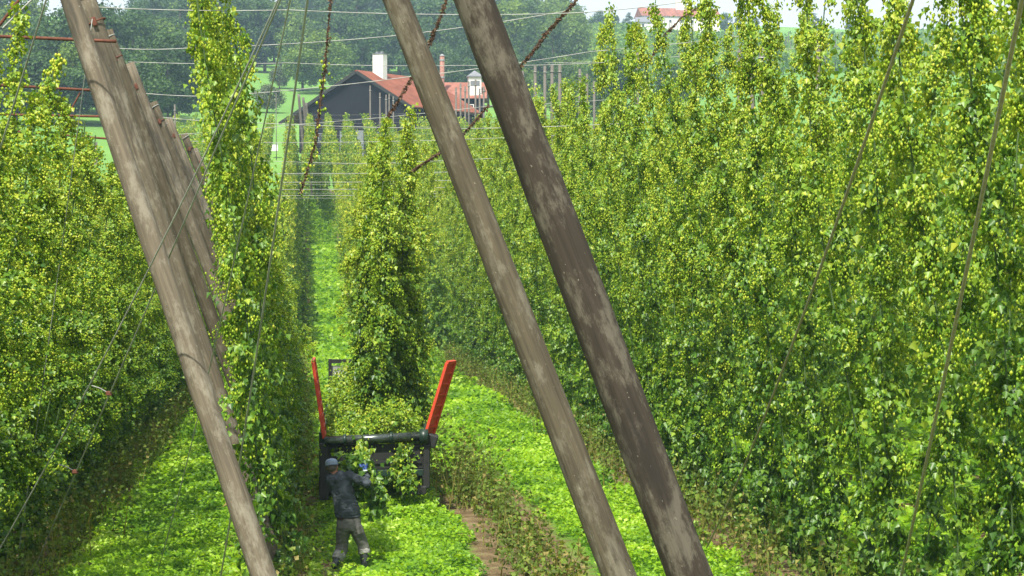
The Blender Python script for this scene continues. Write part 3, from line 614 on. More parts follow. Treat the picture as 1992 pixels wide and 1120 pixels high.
# metal stack
c = at(860, 107, 258); e = empty("metal_chimney_stack", (c.x, c.y, c.z - 9), "thin rusty chimney stack rising over the pale red roof", "chimney")
bm = bmesh.new(); tube(bm, [(0, 0, 0), (0, 0, 8.9)], .33, 14); link("flue", bm_mesh("flue", bm, M['brick'], smooth=True), e)
for z in (2.2, 5.8, 8.2):
    bm = bmesh.new(); tube(bm, [(0, 0, z), (0, 0, z + .22)], .38, 14); link("band", bm_mesh("band", bm, M['greymetal']), e)
bm = bmesh.new(); tube(bm, [(0, 0, 8.9), (0, 0, 9.15)], [.4, .1], 14); link("cap", bm_mesh("cap", bm, M['greymetal']), e)
# white turret
c = at(923, 137, 258); e = empty("white_turret", (c.x, c.y, c.z - 9), "small white turret with a grey pyramid roof beside the thick dark pole", "tower")
bm = bmesh.new(); box(bm, (0, 0, 4), (1.75, 1.75, 8.1)); link("wall", bm_mesh("wall", bm, M['white']), e)
bm = bmesh.new(); box(bm, (0, 0, 8.12), (2.2, 2.2, .14)); bmesh.ops.create_cone(bm, cap_ends=True, segments=4, radius1=1.55, radius2=.05, depth=.8, matrix=Matrix.Translation((0, 0, 8.6)) @ Matrix.Rotation(R(45), 4, 'Z')); link("roof", bm_mesh("roof", bm, M['slate']), e)
bm = bmesh.new(); box(bm, (0, -.9, 7.2), (1.3, .06, .7)); link("louvre", bm_mesh("louvre", bm, M['slate']), e)
# ridge-top buildings
house(1318, 16, 700, 30, 11, 4.0, 3.6, M['white'], M['tiles_pink'], "long farmhouse with a red roof on the ridge at the top right", rz=R(4), win=7)
house(1262, 33, 690, 9, 8, 2.6, 2.2, M['white'], M['slate'], "small white house left of the long farmhouse on the ridge", rz=R(-8), win=2)
c = at(1322, -6, 700); e = empty("ridge_chimney", (c.x, c.y, c.z - 8), "white chimney block above the red ridge roof", "chimney"); bm = bmesh.new(); box(bm, (0, 0, 4), (3.2, 2.5, 8), bevel=.05); link("stack", bm_mesh("stack", bm, M['white']), e)
bm = bmesh.new(); box(bm, (0, 0, 8.1), (3.5, 2.8, .2)); link("cap", bm_mesh("cap", bm, M['slate']), e)

# ------------------------------------------------------------------ trees
def tree_proto(seed, H, W, nblob, per, leaf, shape=1.0, trunk_h=.25):
    r_ = np.random.default_rng(seed); P, Nn, Rr = [], [], []; cents = []
    for i in range(nblob):
        for _ in range(30):
            p = r_.uniform(-1, 1, 3)
            if np.linalg.norm(p) < 1 and np.linalg.norm(p) > .35: break
        zf = (p[2] + 1) / 2; wz = (1 - (abs(zf - .42) / .62) ** 2) ** .5 if abs(zf - .42) < .6 else .3
        c = np.array([p[0] * W / 2 * wz, p[1] * W / 2 * wz, H * (trunk_h + (1 - trunk_h) * zf * .93)]); cents.append(c)
        br = W * r_.uniform(.11, .2); n = int(per * r_.uniform(.6, 1.2)); d = r_.normal(size=(n, 3)); d /= np.linalg.norm(d, axis=1, keepdims=True)
        q = c + d * br * r_.uniform(.55, 1.12, (n, 1)) * [1, 1, .75]; P.append(q); Nn.append(d + r_.normal(0, .5, (n, 3)) + [0, 0, .3]); Rr.append(np.clip(r_.normal(.45, .2, n) + r_.uniform(-.2, .2), 0, 1))
    P = np.concatenate(P); Nn = np.concatenate(Nn); n = len(P)
    ld = leaves(P, Nn, r_.normal(0, 1, (n, 3)), leaf * r_.uniform(.6, 1.4, n), np.concatenate(Rr), .2)
    bm = bmesh.new(); tr = W * .028
    tube(bm, [(0, 0, -1.5), (.03 * W * .3, 0, H * .3), (0, .02 * W, H * .6), (0, 0, H * .85)], [tr * 1.3, tr, tr * .6, tr * .15], 9)
    for c in cents[:9]:
        z0 = H * r_.uniform(.22, .5); tube(bm, [(0, 0, z0), tuple(c * [.5, .5, 0] + [0, 0, (z0 + c[2]) / 2 + .3]), tuple(c)], [tr * .5, tr * .3, tr * .08], 6)
    return ld, bm_mesh("trunk", bm, M['bark'])
TP = []
for sd_, H, W, nb in ((1, 17, 14, 60), (2, 20, 13, 60), (3, 15, 14, 55), (4, 19, 16, 70), (5, 22, 10, 50)):
    ld, tm = tree_proto(sd_, H, W, nb, 95, .62, trunk_h=.14)
    TP.append([{k: np_mesh("crown", ld[0], [ld[1]], M[k], ld[2]) for k in ('tree', 'tree2', 'tree3')}, tm, H, W])
def tree(x, y, kind, m, sc_, label, group=None, z=None, name="tree"):
    cr, tm, H, W = TP[kind]; e = empty(name, (x, y, (G(x, y) if z is None else z) - .3), label, "tree", group, random.uniform(0, 6.28)); e.scale = (sc_ * random.uniform(.9, 1.12), sc_ * random.uniform(.9, 1.12), sc_)
    link("crown", cr[m], e); link("trunk", tm, e); return e
def tree_px(px, py_base, d, kind, m, hpx, label, group=None, name="tree"):
    """a tree whose foot shows at py_base; height given in photo pixels"""
    p = at(px, 400, d); return tree(p.x, p.y, kind, m, hpx * d / F / TP[kind][2], label, group, None, name)
# singled-out trees
tree_px(521, 165, 345, 2, 'tree3', 62, "small round grey green orchard tree alone on the meadow", name="orchard_tree")
tree_px(545, 140, 415, 0, 'tree3', 50, "grey orchard tree behind the small lone one on the meadow", name="orchard_tree")
tree_px(628, 150, 400, 3, 'tree2', 130, "broad pale green tree above the barn roof's left half", name="broad_tree")
tree_px(590, 150, 410, 0, 'tree2', 95, "pale green tree at the left shoulder of the broad one on the meadow", name="broad_tree")
tree_px(705, 150, 430, 1, 'tree', 135, "mid green tree right of the broad pale one, behind the white chimney", name="broad_tree")
tree_px(330, 240, 400, 0, 'tree2', 150, "rounded pale green tree in the forest edge right of the grey poles", name="broad_tree")
tree_px(283, 280, 330, 2, 'tree2', 130, "lower pale green tree in front of the forest behind the grey poles", name="broad_tree")
tree_px(345, 290, 300, 3, 'tree', 110, "dark bushy tree at the lower forest edge left of the tall vine", name="broad_tree")
tree_px(1195, 190, 330, 3, 'tree', 135, "large dark round tree standing on the right slope", name="broad_tree")
tree_px(1120, 220, 300, 0, 'tree2', 120, "pale green tree left of the large dark round tree on the right", name="broad_tree")
tree_px(1200, 230, 290, 2, 'tree2', 80, "low bright tree in front of the large dark round tree", name="broad_tree")
tree_px(1318, 220, 330, 0, 'tree', 110, "dark tree right of the large round tree on the slope", name="broad_tree")
tree_px(1095, 120, 360, 2, 'tree', 85, "tree between the thick dark pole and the large round tree", name="broad_tree")
# poplars and ridge trees
for px, hpx in ((1121, 50), (1222, 42), (1342, 26), (1585, 40)):
    p = at(px, 40, 740); tree(p.x, p.y, 4, 'tree', hpx * 740 / F / 22 * 1.25, "narrow tree on the skyline of the ridge", "narrow skyline trees", name="poplar")
for px, hpx, d in ((1165, 60, 700), (1190, 48, 710), (1410, 42, 760), (1440, 36, 760), (1465, 32, 765), (1655, 26, 770), (1690, 24, 770), (1720, 22, 770)):
    p = at(px, 40, d); tree(p.x, p.y, random.randrange(4), 'tree', hpx * d / F / 19, "dark rounded tree on the skyline of the ridge", "rounded skyline trees")
# forest
nf = 0
def forest(px0, px1, d, step, hpx, m_p=.28, lab="dark broadleaf tree of the forest behind the meadow", gr="trees of the forest behind the meadow"):
    global nf
    px = px0
    while px < px1:
        p = at(px, 300, d * random.uniform(.97, 1.03)); k = random.randrange(5)
        tree(p.x, p.y, k, 'tree2' if random.random() < m_p else 'tree', hpx * random.uniform(.8, 1.15) * d / F / 19, lab, gr, name="forest_tree"); nf += 1
        px += step * random.uniform(.75, 1.2)
L2, G2 = "dark tree of the forest on the left behind the poles", "trees of the left forest"
for d, st, hp in ((285, 60, 175), (310, 55, 190), (340, 50, 175), (375, 48, 170), (415, 44, 165)): forest(-80, 370 - (d - 285) * .2, d, st, hp, .22, L2, G2)
for d, st, hp in ((470, 60, 150), (500, 52, 140), (540, 50, 125), (590, 48, 115), (650, 46, 105)): forest(300, 1110, d, st, hp)
forest(860, 1110, 440, 58, 120); forest(900, 1110, 400, 60, 100); forest(950, 1080, 350, 60, 90)
forest(1240, 1330, 420, 50, 60)

# hillside hop field on the right: rows of low foliage with posts
P_, N_, T_, S_, R_ = [], [], [], [], []
for y in np.arange(455, 700, 11):
    n = 1700; x = rng.uniform(35, 270, n) * (y / 560); zz = rng.uniform(.3, 6, n); yy = y + rng.normal(0, .4, n)
    P_.append(np.stack([x, yy, gz(x, yy) + zz], 1)); N_.append(rng.normal(0, .5, (n, 3)) + [0, -1, .5]); T_.append(rng.normal(0, .5, (n, 3)) + [0, 0, -1]); S_.append(1.3 * rng.uniform(.6, 1.4, n)); R_.append(np.clip(rng.normal(.35, .2, n), 0, 1))
ld = leaves(*[np.concatenate(q) for q in (P_, N_, T_, S_, R_)])
tag(link("hillside_hop_rows", np_mesh("hillside_hop_rows", ld[0], [ld[1]], M['farhop'], ld[2])), "pale distant hop field on the hillside below the ridge", "hop field", kind="stuff")
for i in range(60):
    y = random.choice(np.arange(455, 700, 11)); px = random.uniform(1290, 1760); p = at(px, 100, y); g = G(p.x, p.y)
    e = empty("trellis_post", (p.x, p.y, g), "distant thin post in the pale hop field on the hillside", "post", "posts of the hillside hop field")
    bm = bmesh.new(); tube(bm, [(0, 0, 0), (0, 0, 8.5)], [.16, .12], 6); link("shaft", bm_mesh("shaft", bm, M['post']), e)

# ------------------------------------------------------------------ trailer
TY, TX = 34.0, 1.27
TZ = G(TX, TY)
tr = empty("harvest_trailer", (TX, TY, TZ), "dark green harvest trailer with red side racks parked between the rows", "trailer", rz=R(-2))
def part(name, bm, m, parent=tr, smooth=False, loc=None): return link(name, bm_mesh(name, bm, m, smooth=smooth), parent, loc)
Wd = 1.92; Ld = 5.4
bm = bmesh.new(); box(bm, (0, Ld / 2, .78), (Wd - .1, Ld, .12), bevel=.01); box(bm, (-.45, Ld / 2, .64), (.12, Ld, .16)); box(bm, (.45, Ld / 2, .64), (.12, Ld, .16)); part("bed", bm, M['dgreen'])
for s in (-1, 1):
    bm = bmesh.new(); box(bm, (s * Wd / 2, Ld / 2 + .1, 1.15), (.06, Ld - .2, .72), bevel=.008)
    for j in range(7): box(bm, (s * (Wd / 2 + .045), .3 + j * .8, 1.15), (.05, .08, .72), bevel=.008)
    part("side_wall", bm, M['dgreen'])
bm = bmesh.new(); box(bm, (0, .03, 1.08), (Wd - .12, .05, .46), bevel=.01); box(bm, (0, -.01, .98), (Wd - .2, .03, .05)); part("tailboard", bm, M['dark'])
bm = bmesh.new(); box(bm, (-.93, -.02, .82), (.16, .10, 1.05), bevel=.015); box(bm, (-.93, .25, .55), (.2, .5, .35), bevel=.02); part("corner_post", bm, M['dark'])
bm = bmesh.new(); box(bm, (.95, -.02, .9), (.12, .10, .8), bevel=.015); box(bm, (.7, -.02, .46), (.5, .14, .16), bevel=.02); part("corner_post", bm, M['dark'])
bm = bmesh.new(); tube(bm, [(-.92, -.06, 1.39), (.9, -.06, 1.46)], .085, 18); part("rear_roller", bm, M['roller'], smooth=True)
ro = [o for o in tr.children if o.name.startswith("rear_roller")][0]
for xx in (-.55, .3):
    bm = bmesh.new(); tube(bm, [(xx - .03, -.06, 1.40 + (xx + .9) * .038), (xx + .03, -.06, 1.40 + (xx + .9) * .038)], .1, 18); link("collar", bm_mesh("collar", bm, M['dgreen'], smooth=True), ro)
bm = bmesh.new(); tube(bm, [(.82, -.06, 1.46), (.98, -.06, 1.46)], .135, 16); part("roller_hub", bm, M['dgreen'], smooth=True)
bm = bmesh.new(); box(bm, (1.05, .15, 1.36), (.2, .35, .25), rot=Matrix.Rotation(R(20), 3, 'Y'), bevel=.03); part("hydraulic_box", bm, M['dark'])
# red racks
def rack(name, p0, lean, along, h, seen):
    e = bmesh.new(); up = Vector((lean, 0, 1)).normalized(); al = Vector(along).normalized(); q = Matrix((al, al.cross(up) * -1, up)).transposed()
    wR = seen; nrm = al.cross(up)
    c = Vector(p0)
    def bar(a, b, th=.05, tk=.05):
        a = c + al * a[0] + up * a[1]; b = c + al * b[0] + up * b[1]; mid = (a + b) / 2; d = b - a; L = d.length; zz = d.normalized(); yy = nrm.normalized(); xx = yy.cross(zz)
        box(e, mid, (th, tk, L), rot=Matrix((xx, yy, zz)).transposed(), bevel=.008)
    bar((0, 0), (0, h), .06, .06); bar((wR, 0), (wR, h), .06, .06); bar((0, h), (wR, h), .07, .06); bar((0, .03), (wR, .03), .07, .06)
    o = part(name, e, M['red'])
    for j in range(1, 7):
        e = bmesh.new(); z = h * j / 7; bar((.03, z), (wR - .03, z), .035, .07); link("rung", bm_mesh("rung", e, M['red']), o)
    e = bmesh.new(); a = c + al * .03 + up * .05 ; mid = c + al * wR / 2 + up * h / 2
    box(e, mid + nrm * .0, (wR - .06, .012, h - .08), rot=Matrix((al, nrm.normalized(), up)).transposed()); link("slat_panel", bm_mesh("slat_panel", e, M['red']), o)
rack("red_side_rack", (-.93, .05, 1.42), -.14, (0.0, 1, 0), 1.42, .8)
rack("red_side_rack", (.92, .0, 1.42), .30, (.75, 1, 0), 1.45, .25)
# front wall
bm = bmesh.new(); box(bm, (0, 0, 1.6), (.07, .08, 1.7)); box(bm, (.25, 0, 2.4), (.5, .06, .08)); box(bm, (.5, 0, 1.6), (.05, .06, 1.6)); fr = part("front_frame", bm, M['dark'], loc=(-.93, Ld, 0))
bm = bmesh.new(); box(bm, (.26, .03, 1.55), (.46, .03, 1.5)); box(bm, (.95, .03, 1.2), (1.8, .03, .8)); link("sheet", bm_mesh("sheet", bm, M['greymetal']), fr)
bm = bmesh.new(); box(bm, (.2, -.03, 1.7), (.2, .04, .9)); link("hatch", bm_mesh("hatch", bm, M['white']), fr)
for s in (-1, 1):
    for yy in (2.2, 3.2):
        bm = bmesh.new(); tube(bm, [(-.11, 0, 0), (-.09, 0, 0), (.09, 0, 0), (.11, 0, 0)], [.3, .36, .36, .3], 24); ty = part("wheel", bm, M['tyre'], loc=(s * .82, yy, .36)); bm = bmesh.new(); tube(bm, [(-.125, 0, 0), (.125, 0, 0)], .19, 16); link("rim", bm_mesh("rim", bm, M['greymetal']), ty)
bm = bmesh.new(); box(bm, (0, Ld + .9, .62), (.12, 1.8, .12)); part("drawbar", bm, M['dgreen'])
# load of cut bines
n = 15000; x = rng.uniform(-.9, .95, n); y = rng.uniform(.05, Ld - .15, n); hh = .5 + .62 * np.clip(y / 3.0, 0, 1) + .25 * np.sin(x * 3 + y) + .5 * vnoise(x, y, .5, 3) * 1
hh *= np.clip((1.25 - np.abs(x)) / .7, 0, 1) ** .5; zz = .84 + hh * np.sqrt(rng.random(n)) * (1.0)
P = np.stack([x, y, zz], 1) + rng.normal(0, .05, (n, 3)); rnr = rng.normal(0, .6, (n, 3)) + [0, -.6, .6]
ld = leaves(P, rnr, rng.normal(0, 1, (n, 3)) + [0, 0, -.5], .075 * rng.uniform(.6, 1.4, n), np.clip(rng.normal(.6, .22, n), 0, 1)); nc = 14000; idx = rng.integers(0, n, nc)
cd = cones(P[idx] + rng.normal(0, .06, (nc, 3)) + [0, -.02, .05], .05 * rng.uniform(.7, 1.2, nc), np.clip(rng.normal(.35, .25, nc), 0, 1), rng.normal(0, .5, (nc, 2)))
me = np_mesh("cut_bines", np.concatenate([ld[0], cd[0]]), [ld[1], cd[1] + len(ld[0])], M['leaf'], np.concatenate([ld[2], cd[2]])); me.materials.append(M['cone'])
mi = np.concatenate([np.zeros(len(ld[1])), np.ones(len(cd[1]))]).astype(np.int32); me.polygons.foreach_set("material_index", mi)
hp = link("cut_bines", me, None, (TX, TY, TZ)); hp.rotation_euler = (0, 0, R(-2)); tag(hp, "heap of cut hop bines piled on the trailer", "cut hops", kind="stuff")

# vines trailing over the tailboard
def spray(name, pts, rad, n, nc, label, cat, group=None, lsz=.08):
    pts = [Vector(p) for p in pts]; o0 = pts[0]; A = np.array([(p - o0)[:] for p in pts]); seg = rng.integers(0, len(A) - 1, n); f = rng.random(n)[:, None]
    P = A[seg] * (1 - f) + A[seg + 1] * f + rng.normal(0, rad, (n, 3)); e = empty(name, o0, label, cat, group)
    bm = bmesh.new(); tube(bm, [p - o0 for p in pts], .012, 6); link("bine", bm_mesh("bine", bm, M['bine']), e)
    ld = leaves(P, rng.normal(0, .6, (n, 3)) + [0, -.6, .5], rng.normal(0, .5, (n, 3)) + [0, 0, -1], lsz * rng.uniform(.6, 1.5, n), np.clip(rng.normal(.45, .2, n), 0, 1)); link("leaves", np_mesh("leaves", ld[0], [ld[1]], M['leaf'], ld[2]), e)
    if nc:
        seg = rng.integers(0, len(A) - 1, nc); f = rng.random(nc)[:, None]; P = A[seg] * (1 - f) + A[seg + 1] * f + rng.normal(0, rad, (nc, 3)); cd = cones(P, .05 * rng.uniform(.7, 1.2, nc), rng.random(nc), rng.normal(0, .3, (nc, 2))); link("hop_cones", np_mesh("hop_cones", cd[0], [cd[1]], M['cone'], cd[2]), e)
    return e
spray("trailing_bine", [at(790, 850, 34.4), at(785, 880, 33.8), at(772, 915, 33.75), at(790, 935, 33.7), at(800, 940, 33.7)], .09, 430, 200, "leafy vine trailing over the right part of the tailboard", "cut vine")
spray("trailing_bine", [at(705, 830, 34.4), at(706, 868, 33.75), at(700, 900, 32.5), at(715, 930, 30), at(735, 960, 29)], .07, 330, 40, "leafy vine hanging over the roller at the worker's hands", "cut vine")
spray("carried_bines", [at(664, 908, 28.6), at(688, 900, 28.5), at(705, 905, 28.4), at(718, 935, 28.4), at(730, 968, 28.5), at(735, 990, 28.6)], .08, 520, 25, "bundle of green bines held up by the worker", "cut vine", lsz=.085)
spray("hanging_stalk", [at(785, 905, 33.7), at(783, 940, 33.7), at(782, 970, 33.72)], .03, 14, 0, "thin bare stalk dangling from the tailboard", "cut vine", lsz=.05)

# ------------------------------------------------------------------ the worker
WD = 28.3; ws = WD / F
wg = at(680, 1112, WD); wg = Vector((wg.x, wg.y, G(wg.x, wg.y)))
worker = empty("person", wg, "person in slate hoodie, grey trousers and cap reaching up to cut vines behind the trailer", "person")
def wp(px, py, dd=0.0): return at(px, py, WD + dd) - wg
def ring_loft(bm, rings, seg=20):
    """rings: (centre, rx, ry, normal or None)"""
    out = []; n = len(rings)
    for i, (c, rx, ry) in enumerate(rings):
        t = (rings[min(i + 1, n - 1)][0] - rings[max(i - 1, 0)][0]).normalized()
        u = Vector((1, 0, 0)) - t * t.x
        if u.length < .35: u = Vector((0, 0, 1)) - t * t.z
        u.normalize(); v = t.cross(u)
        out.append([bm.verts.new(c + u * rx * math.cos(a) + v * ry * math.sin(a)) for a in [2 * math.pi * k / seg for k in range(seg)]])
    for a, b in zip(out, out[1:]):
        for k in range(seg): bm.faces.new((a[k], a[(k + 1) % seg], b[(k + 1) % seg], b[k]))
    bm.faces.new(out[0][::-1]); bm.faces.new(out[-1])
def ball(bm, c, rx, ry, rz_, rot=None):
    bmesh.ops.create_uvsphere(bm, u_segments=20, v_segments=14, radius=1, matrix=Matrix.Translation(c) @ (rot or Matrix.Identity(4)) @ Matrix.Diagonal((rx, ry, rz_, 1)))
def fuse(name, bm, m, parent, voxel=.012, fold=0.0, fs=18, smooth_it=3):
    me = bpy.data.meshes.new(name); bmesh.ops.recalc_face_normals(bm, faces=bm.faces); bm.to_mesh(me); bm.free()
    o = bpy.data.objects.new(name, me); COL.objects.link(o)
    md = o.modifiers.new("r", 'REMESH'); md.mode = 'VOXEL'; md.voxel_size = voxel; sm = o.modifiers.new("s", 'SMOOTH'); sm.iterations = smooth_it; sm.factor = .6
    me2 = bpy.data.meshes.new_from_object(o.evaluated_get(bpy.context.evaluated_depsgraph_get())); bpy.data.objects.remove(o)
    if fold:
        k = len(me2.vertices); co = np.empty(k * 3, np.float32); me2.vertices.foreach_get("co", co); co = co.reshape(-1, 3); nm = np.array([v.normal[:] for v in me2.vertices])
        w1 = vnoise(co[:, 0] * fs + 40 + co[:, 2] * 6, co[:, 2] * fs * 1.6 + co[:, 1] * 9 + 60, 1.0, 2); w2 = vnoise(co[:, 0] * fs * 2 + 70 - co[:, 2] * 14, co[:, 2] * fs * 2.4 + co[:, 1] * 20 + 90, 1.0, 5)
        co = co + nm * ((np.abs(w1 - .5) * 2 * .7 + w2 * .3 - .5) * fold)[:, None]; me2.vertices.foreach_set("co", co.astype(np.float32).ravel())
    me2.name = name; me2.materials.clear(); me2.materials.append(m); me2.polygons.foreach_set("use_smooth", [True] * len(me2.polygons)); me2.update()
    return link(name, me2, parent)
def finger(bm, pts, r): ring_loft(bm, [(p, rr, rr) for p, rr in zip(pts, r)], 8)
hc = wp(646, 907)
shl, shr = wp(646, 930, -.01), wp(679, 926, .0)
rel, rwr = wp(713, 940, -.10), wp(710, 915, .02)
lel, lwr = wp(672, 934, .30), wp(692, 914, .36)
def hand_bm(bm, wrist, up, s, curl):
    up = up.normalized(); s = (s - up * s.dot(up)).normalized(); c = up.cross(s) * curl
    ring_loft(bm, [(wrist - up * .02, .032, .028), (wrist + up * .03, .036, .024), (wrist + up * .085, .046, .022), (wrist + up * .10, .042, .018)], 14)
    L = [.068, .078, .073, .056]
    for i in range(4):
        b = wrist + up * .09 + s * (-.033 + .022 * i); l = L[i]
        finger(bm, [b, b + up * l * .5 + c * .008, b + up * l * .72 + c * .034, b + up * l * .45 + c * .058], [.0115, .0105, .01, .008])
    tb = wrist + up * .035 + s * -.03; finger(bm, [tb, tb + s * -.03 + up * .025 + c * .015, tb + s * -.03 + up * .05 + c * .04], [.015, .013, .010])
# one continuous body: head, neck, trunk, arms, hands, legs
bm = bmesh.new()
ball(bm, hc + Vector((0, 0, .005)), .077, .096, .112); ball(bm, hc + Vector((.03, .045, -.065)), .052, .058, .05)
ring_loft(bm, [(hc + Vector((.034, .088, .02)), .008, .01), (hc + Vector((.042, .108, -.022)), .016, .015), (hc + Vector((.038, .092, -.035)), .014, .01)], 8)
for s_g in (-1, 1): ball(bm, hc + Vector((s_g * .08, -.002, -.012)), .013, .026, .036)
ring_loft(bm, [(wp(652, 926), .062, .06), (wp(650, 918), .055, .056), (wp(647, 908), .055, .06)], 16)
ring_loft(bm, [(wp(677, 1024), .15, .10), (wp(676, 1000), .15, .10), (wp(669, 962), .15, .10), (wp(661, 936), .15, .09), (wp(654, 924), .07, .06)], 18)
for a, b, c, in ((shl, lel, lwr), (shr, rel, rwr)): ring_loft(bm, [(a, .055, .055), (b, .042, .042), (c, .028, .028)], 12)
hand_bm(bm, rwr + Vector((0, 0, .01)), Vector((-.05, .12, 1)), Vector((1, .2, 0)), 1); hand_bm(bm, lwr, Vector((.35, .1, 1)), Vector((-1, .2, 0)), 1)
ring_loft(bm, [(wp(665, 1022), .08, .085), (wp(664, 1058, .08), .055, .058), (wp(655, 1094, -.16), .035, .035)], 12)
ring_loft(bm, [(wp(692, 1022), .08, .085), (wp(706, 1060, .05), .055, .058), (wp(709, 1104, 0), .035, .035)], 12)
fuse("body", bm, M['skin'], worker, .0085, 0, smooth_it=1)
bm = bmesh.new()
for s_g in (-1, 1): ball(bm, hc + Vector((.03 + s_g * .03, .088, .012)), .011, .011, .009)
link("eyes", bm_mesh("eyes", bm, M['white'], smooth=True), worker)
bm = bmesh.new(); ball(bm, hc + Vector((-.006, -.018, .0)), .083, .094, .088); fuse("hair", bm, M['hair'], worker, .008, .006, 60, 1)
# cap: low crown fitted to the skull, band, button and peak
bm = bmesh.new(); tl = Matrix.Rotation(R(-12), 4, 'X') @ Matrix.Rotation(R(-6), 4, 'Y'); base = hc + Vector((-.006, -.008, .03))
ring_loft(bm, [(base + tl @ Vector((0, 0, z)), rx, ry) for z, rx, ry in ((-.018, .096, .112), (.01, .098, .114), (.04, .096, .112), (.068, .082, .096), (.084, .058, .068), (.091, .025, .03))], 26)
cap = fuse("cap", bm, M['cap'], worker, .008, .005, 40, 1)
bm = bmesh.new(); ball(bm, base + tl @ Vector((0, 0, .093)), .01, .01, .006); link("cap_button", bm_mesh("cap_button", bm, M['cap'], smooth=True), cap)
bm = bmesh.new(); tube(bm, [base + tl @ Vector((.099 * math.cos(a), .115 * math.sin(a), -.012)) for a in np.linspace(0, 2 * math.pi, 28)], .007, 6, False); link("cap_band", bm_mesh("cap_band", bm, M['hood_in'], smooth=True), cap)
bm = bmesh.new(); ball(bm, base + tl @ Vector((.03, .14, -.01)), .07, .075, .009, Matrix.Rotation(R(-10), 4, 'X')); link("cap_peak", bm_mesh("cap_peak", bm, M['cap'], smooth=True), cap)
# hoodie
bm = bmesh.new()
ring_loft(bm, [(wp(677, 1004), .185, .135), (wp(676.5, 999), .20, .15), (wp(675, 992), .20, .15), (wp(671, 976), .178, .14), (wp(666, 955), .172, .135), (wp(662, 940), .178, .13), (wp(660, 930), .155, .115), (wp(656, 923), .10, .09), (wp(653, 919), .075, .075)], 24)
ball(bm, shl, .092, .09, .09); ball(bm, shr, .092, .092, .088)
ring_loft(bm, [(wp(672, 932, 0), .09, .09), (shr, .085, .088), (wp(697, 933, -.06), .078, .078), (rel, .074, .076), (wp(713.5, 931, -.03), .07, .07), (wp(710.5, 918, .01), .05, .05)], 18); ball(bm, rel, .078, .078, .078)
ring_loft(bm, [(shl, .08, .085), (wp(658, 933, .16), .072, .07), (lel, .068, .068), (wp(684, 924, .33), .058, .058), (lwr, .045, .045)], 16)
# hood lying on the back
ring_loft(bm, [(wp(637, 926, -.02), .03, .04), (wp(640, 933, -.07), .05, .06), (wp(646, 940, -.11), .07, .05), (wp(654, 934, -.11), .06, .05), (wp(662, 925, -.06), .04, .04)], 14); ball(bm, wp(646, 934, -.09), .10, .06, .085)
hood_o = fuse("hoodie", bm, M['hoodie'], worker, .0105, .022, 15, 2)
bm = bmesh.new(); c0 = wp(677, 1003); tube(bm, [c0 + Vector((.183 * math.cos(a), .133 * math.sin(a), 0)) for a in np.linspace(0, 2 * math.pi, 30)], .014, 8, False); link("hem_band", bm_mesh("hem_band", bm, M['hoodie'], smooth=True), hood_o)
bm = bmesh.new(); c0 = wp(677.5, 1007); ring_loft(bm, [(c0 + Vector((0, 0, -.022)), .178, .13), (c0 + Vector((0, 0, .022)), .176, .128)], 28); link("belt", bm_mesh("belt", bm, M['belt'], smooth=True), worker)
# trousers
bm = bmesh.new()
ring_loft(bm, [(wp(678, 1006), .175, .125), (wp(678.5, 1014), .188, .14), (wp(679, 1024), .196, .15), (wp(679, 1031), .18, .14)], 24)
ring_loft(bm, [(wp(668, 1020), .10, .12), (wp(667, 1034, .01), .108, .12), (wp(666, 1048, .05), .102, .108), (wp(665.5, 1060, .06), .096, .10), (wp(663.5, 1072, .02), .10, .10), (wp(660, 1080, -.03), .10, .10), (wp(656, 1088, -.08), .08, .09)], 18)
ring_loft(bm, [(wp(690, 1020), .10, .12), (wp(695, 1034, .01), .106, .118), (wp(701, 1048, .04), .098, .102), (wp(705.5, 1059, .05), .09, .094), (wp(708, 1069, .04), .09, .09), (wp(709, 1076, .02), .086, .086)], 18)
tro = fuse("trousers", bm, M['trouser'], worker, .0105, .013, 11, 2)
bm = bmesh.new(); ring_loft(bm, [(wp(661, 1077, -.01), .104, .104), (wp(658, 1084, -.06), .10, .102), (wp(655, 1090, -.10), .082, .086)], 18); fuse("trouser_hem", bm, M['hem'], tro, .01, .02, 20, 1)
bm = bmesh.new(); ring_loft(bm, [(wp(708, 1068, .04), .094, .094), (wp(709, 1078, .02), .092, .092)], 18); fuse("trouser_hem", bm, M['hem'], tro, .01, .02, 20, 1)
bm = bmesh.new(); c0 = wp(700, 1030, -.12); box(bm, c0, (.11, .03, .14), Matrix.Rotation(R(-14), 3, 'Y'), bevel=.012); fuse("pocket", bm, M['trouser'], tro, .008, .006, 30, 1)
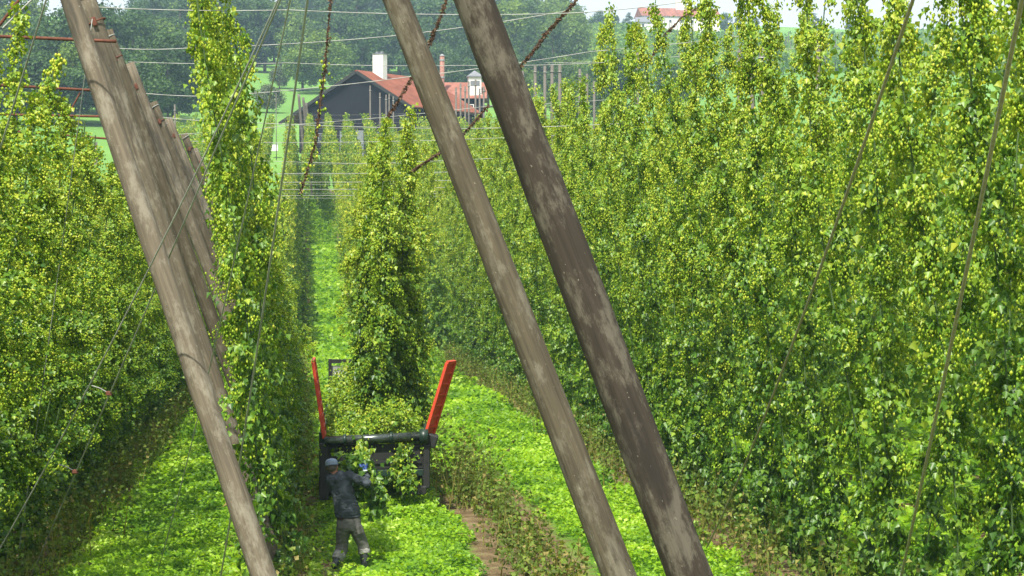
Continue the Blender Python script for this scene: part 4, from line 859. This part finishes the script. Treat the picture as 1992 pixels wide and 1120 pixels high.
# boots
def boot(shaft, foot):
    bm = bmesh.new(); ring_loft(bm, [(c, a, b) for c, a, b in shaft], 18); ring_loft(bm, [(c, a, b) for c, a, b in foot], 16); return fuse("boot", bm, M['boot'], worker, .009, .006, 25, 1)
rt = wp(710, 1108, .0); rt.z = .045
boot([(wp(709, 1074, .02), .07, .072), (wp(709, 1086, .01), .068, .07), (wp(709.5, 1100, 0), .06, .064), (Vector((rt.x, rt.y, .05)), .052, .06)], [(Vector((rt.x, rt.y - .07, .05)), .042, .045), (Vector((rt.x, rt.y + .05, .05)), .048, .048), (Vector((rt.x + .02, rt.y + .17, .035)), .05, .032), (Vector((rt.x + .02, rt.y + .21, .03)), .03, .02)])
a_ = wp(655, 1091, -.12); toe = wp(650, 1108, -.16); toe.z = .04
boot([(wp(657, 1085, -.06), .068, .068), (a_, .06, .062), (wp(652, 1098, -.17), .052, .056)], [(wp(650, 1097, -.24), .038, .042), (wp(650, 1102, -.18), .046, .05), (toe, .05, .034)])
# gloves over the hands
for wri, up, sd_, cl in ((rwr + Vector((0, 0, .01)), Vector((-.05, .12, 1)), Vector((1, .2, 0)), 1), (lwr, Vector((.35, .1, 1)), Vector((-1, .2, 0)), 1)):
    bm = bmesh.new(); u = up.normalized(); s2 = (sd_ - u * sd_.dot(u)).normalized(); c = u.cross(s2) * cl
    ring_loft(bm, [(wri - u * .02, .048, .042), (wri + u * .03, .046, .036), (wri + u * .085, .054, .032), (wri + u * .105, .05, .026)], 16)
    for i, l in enumerate([.072, .082, .077, .06]):
        b = wri + u * .09 + s2 * (-.036 + .024 * i); finger(bm, [b, b + u * l * .5 + c * .008, b + u * l * .74 + c * .036, b + u * l * .45 + c * .062], [.0145, .0135, .013, .011])
    tb = wri + u * .035 + s2 * -.032; finger(bm, [tb, tb + s2 * -.034 + u * .026 + c * .015, tb + s2 * -.034 + u * .055 + c * .042], [.018, .016, .013])
    g_ = fuse("glove", bm, M['glove'], worker, .0055, .003, 50, 0)
    bm = bmesh.new(); ring_loft(bm, [(wri - u * .03, .053, .048), (wri + u * .0, .052, .046)], 16); link("glove_cuff", bm_mesh("glove_cuff", bm, M['glovew'], smooth=True), g_)

# ------------------------------------------------------------------ haze
hm = bpy.data.materials.new("haze"); hm.use_nodes = True; hn_ = hm.node_tree; hn_.nodes.clear()
o_ = hn_.nodes.new("ShaderNodeOutputMaterial"); v_ = hn_.nodes.new("ShaderNodeVolumePrincipled"); v_.inputs["Color"].default_value = (.55, .80, 1, 1); v_.inputs["Density"].default_value = .00032; v_.inputs["Anisotropy"].default_value = 0
hn_.links.new(v_.outputs[0], o_.inputs["Volume"])
bm = bmesh.new(); box(bm, (0, 1440, 55), (3900, 3200, 118)); o = link("haze", bm_mesh("haze", bm, hm)); tag(o, kind="stuff", label="pale blue summer haze between the hills", cat="haze")
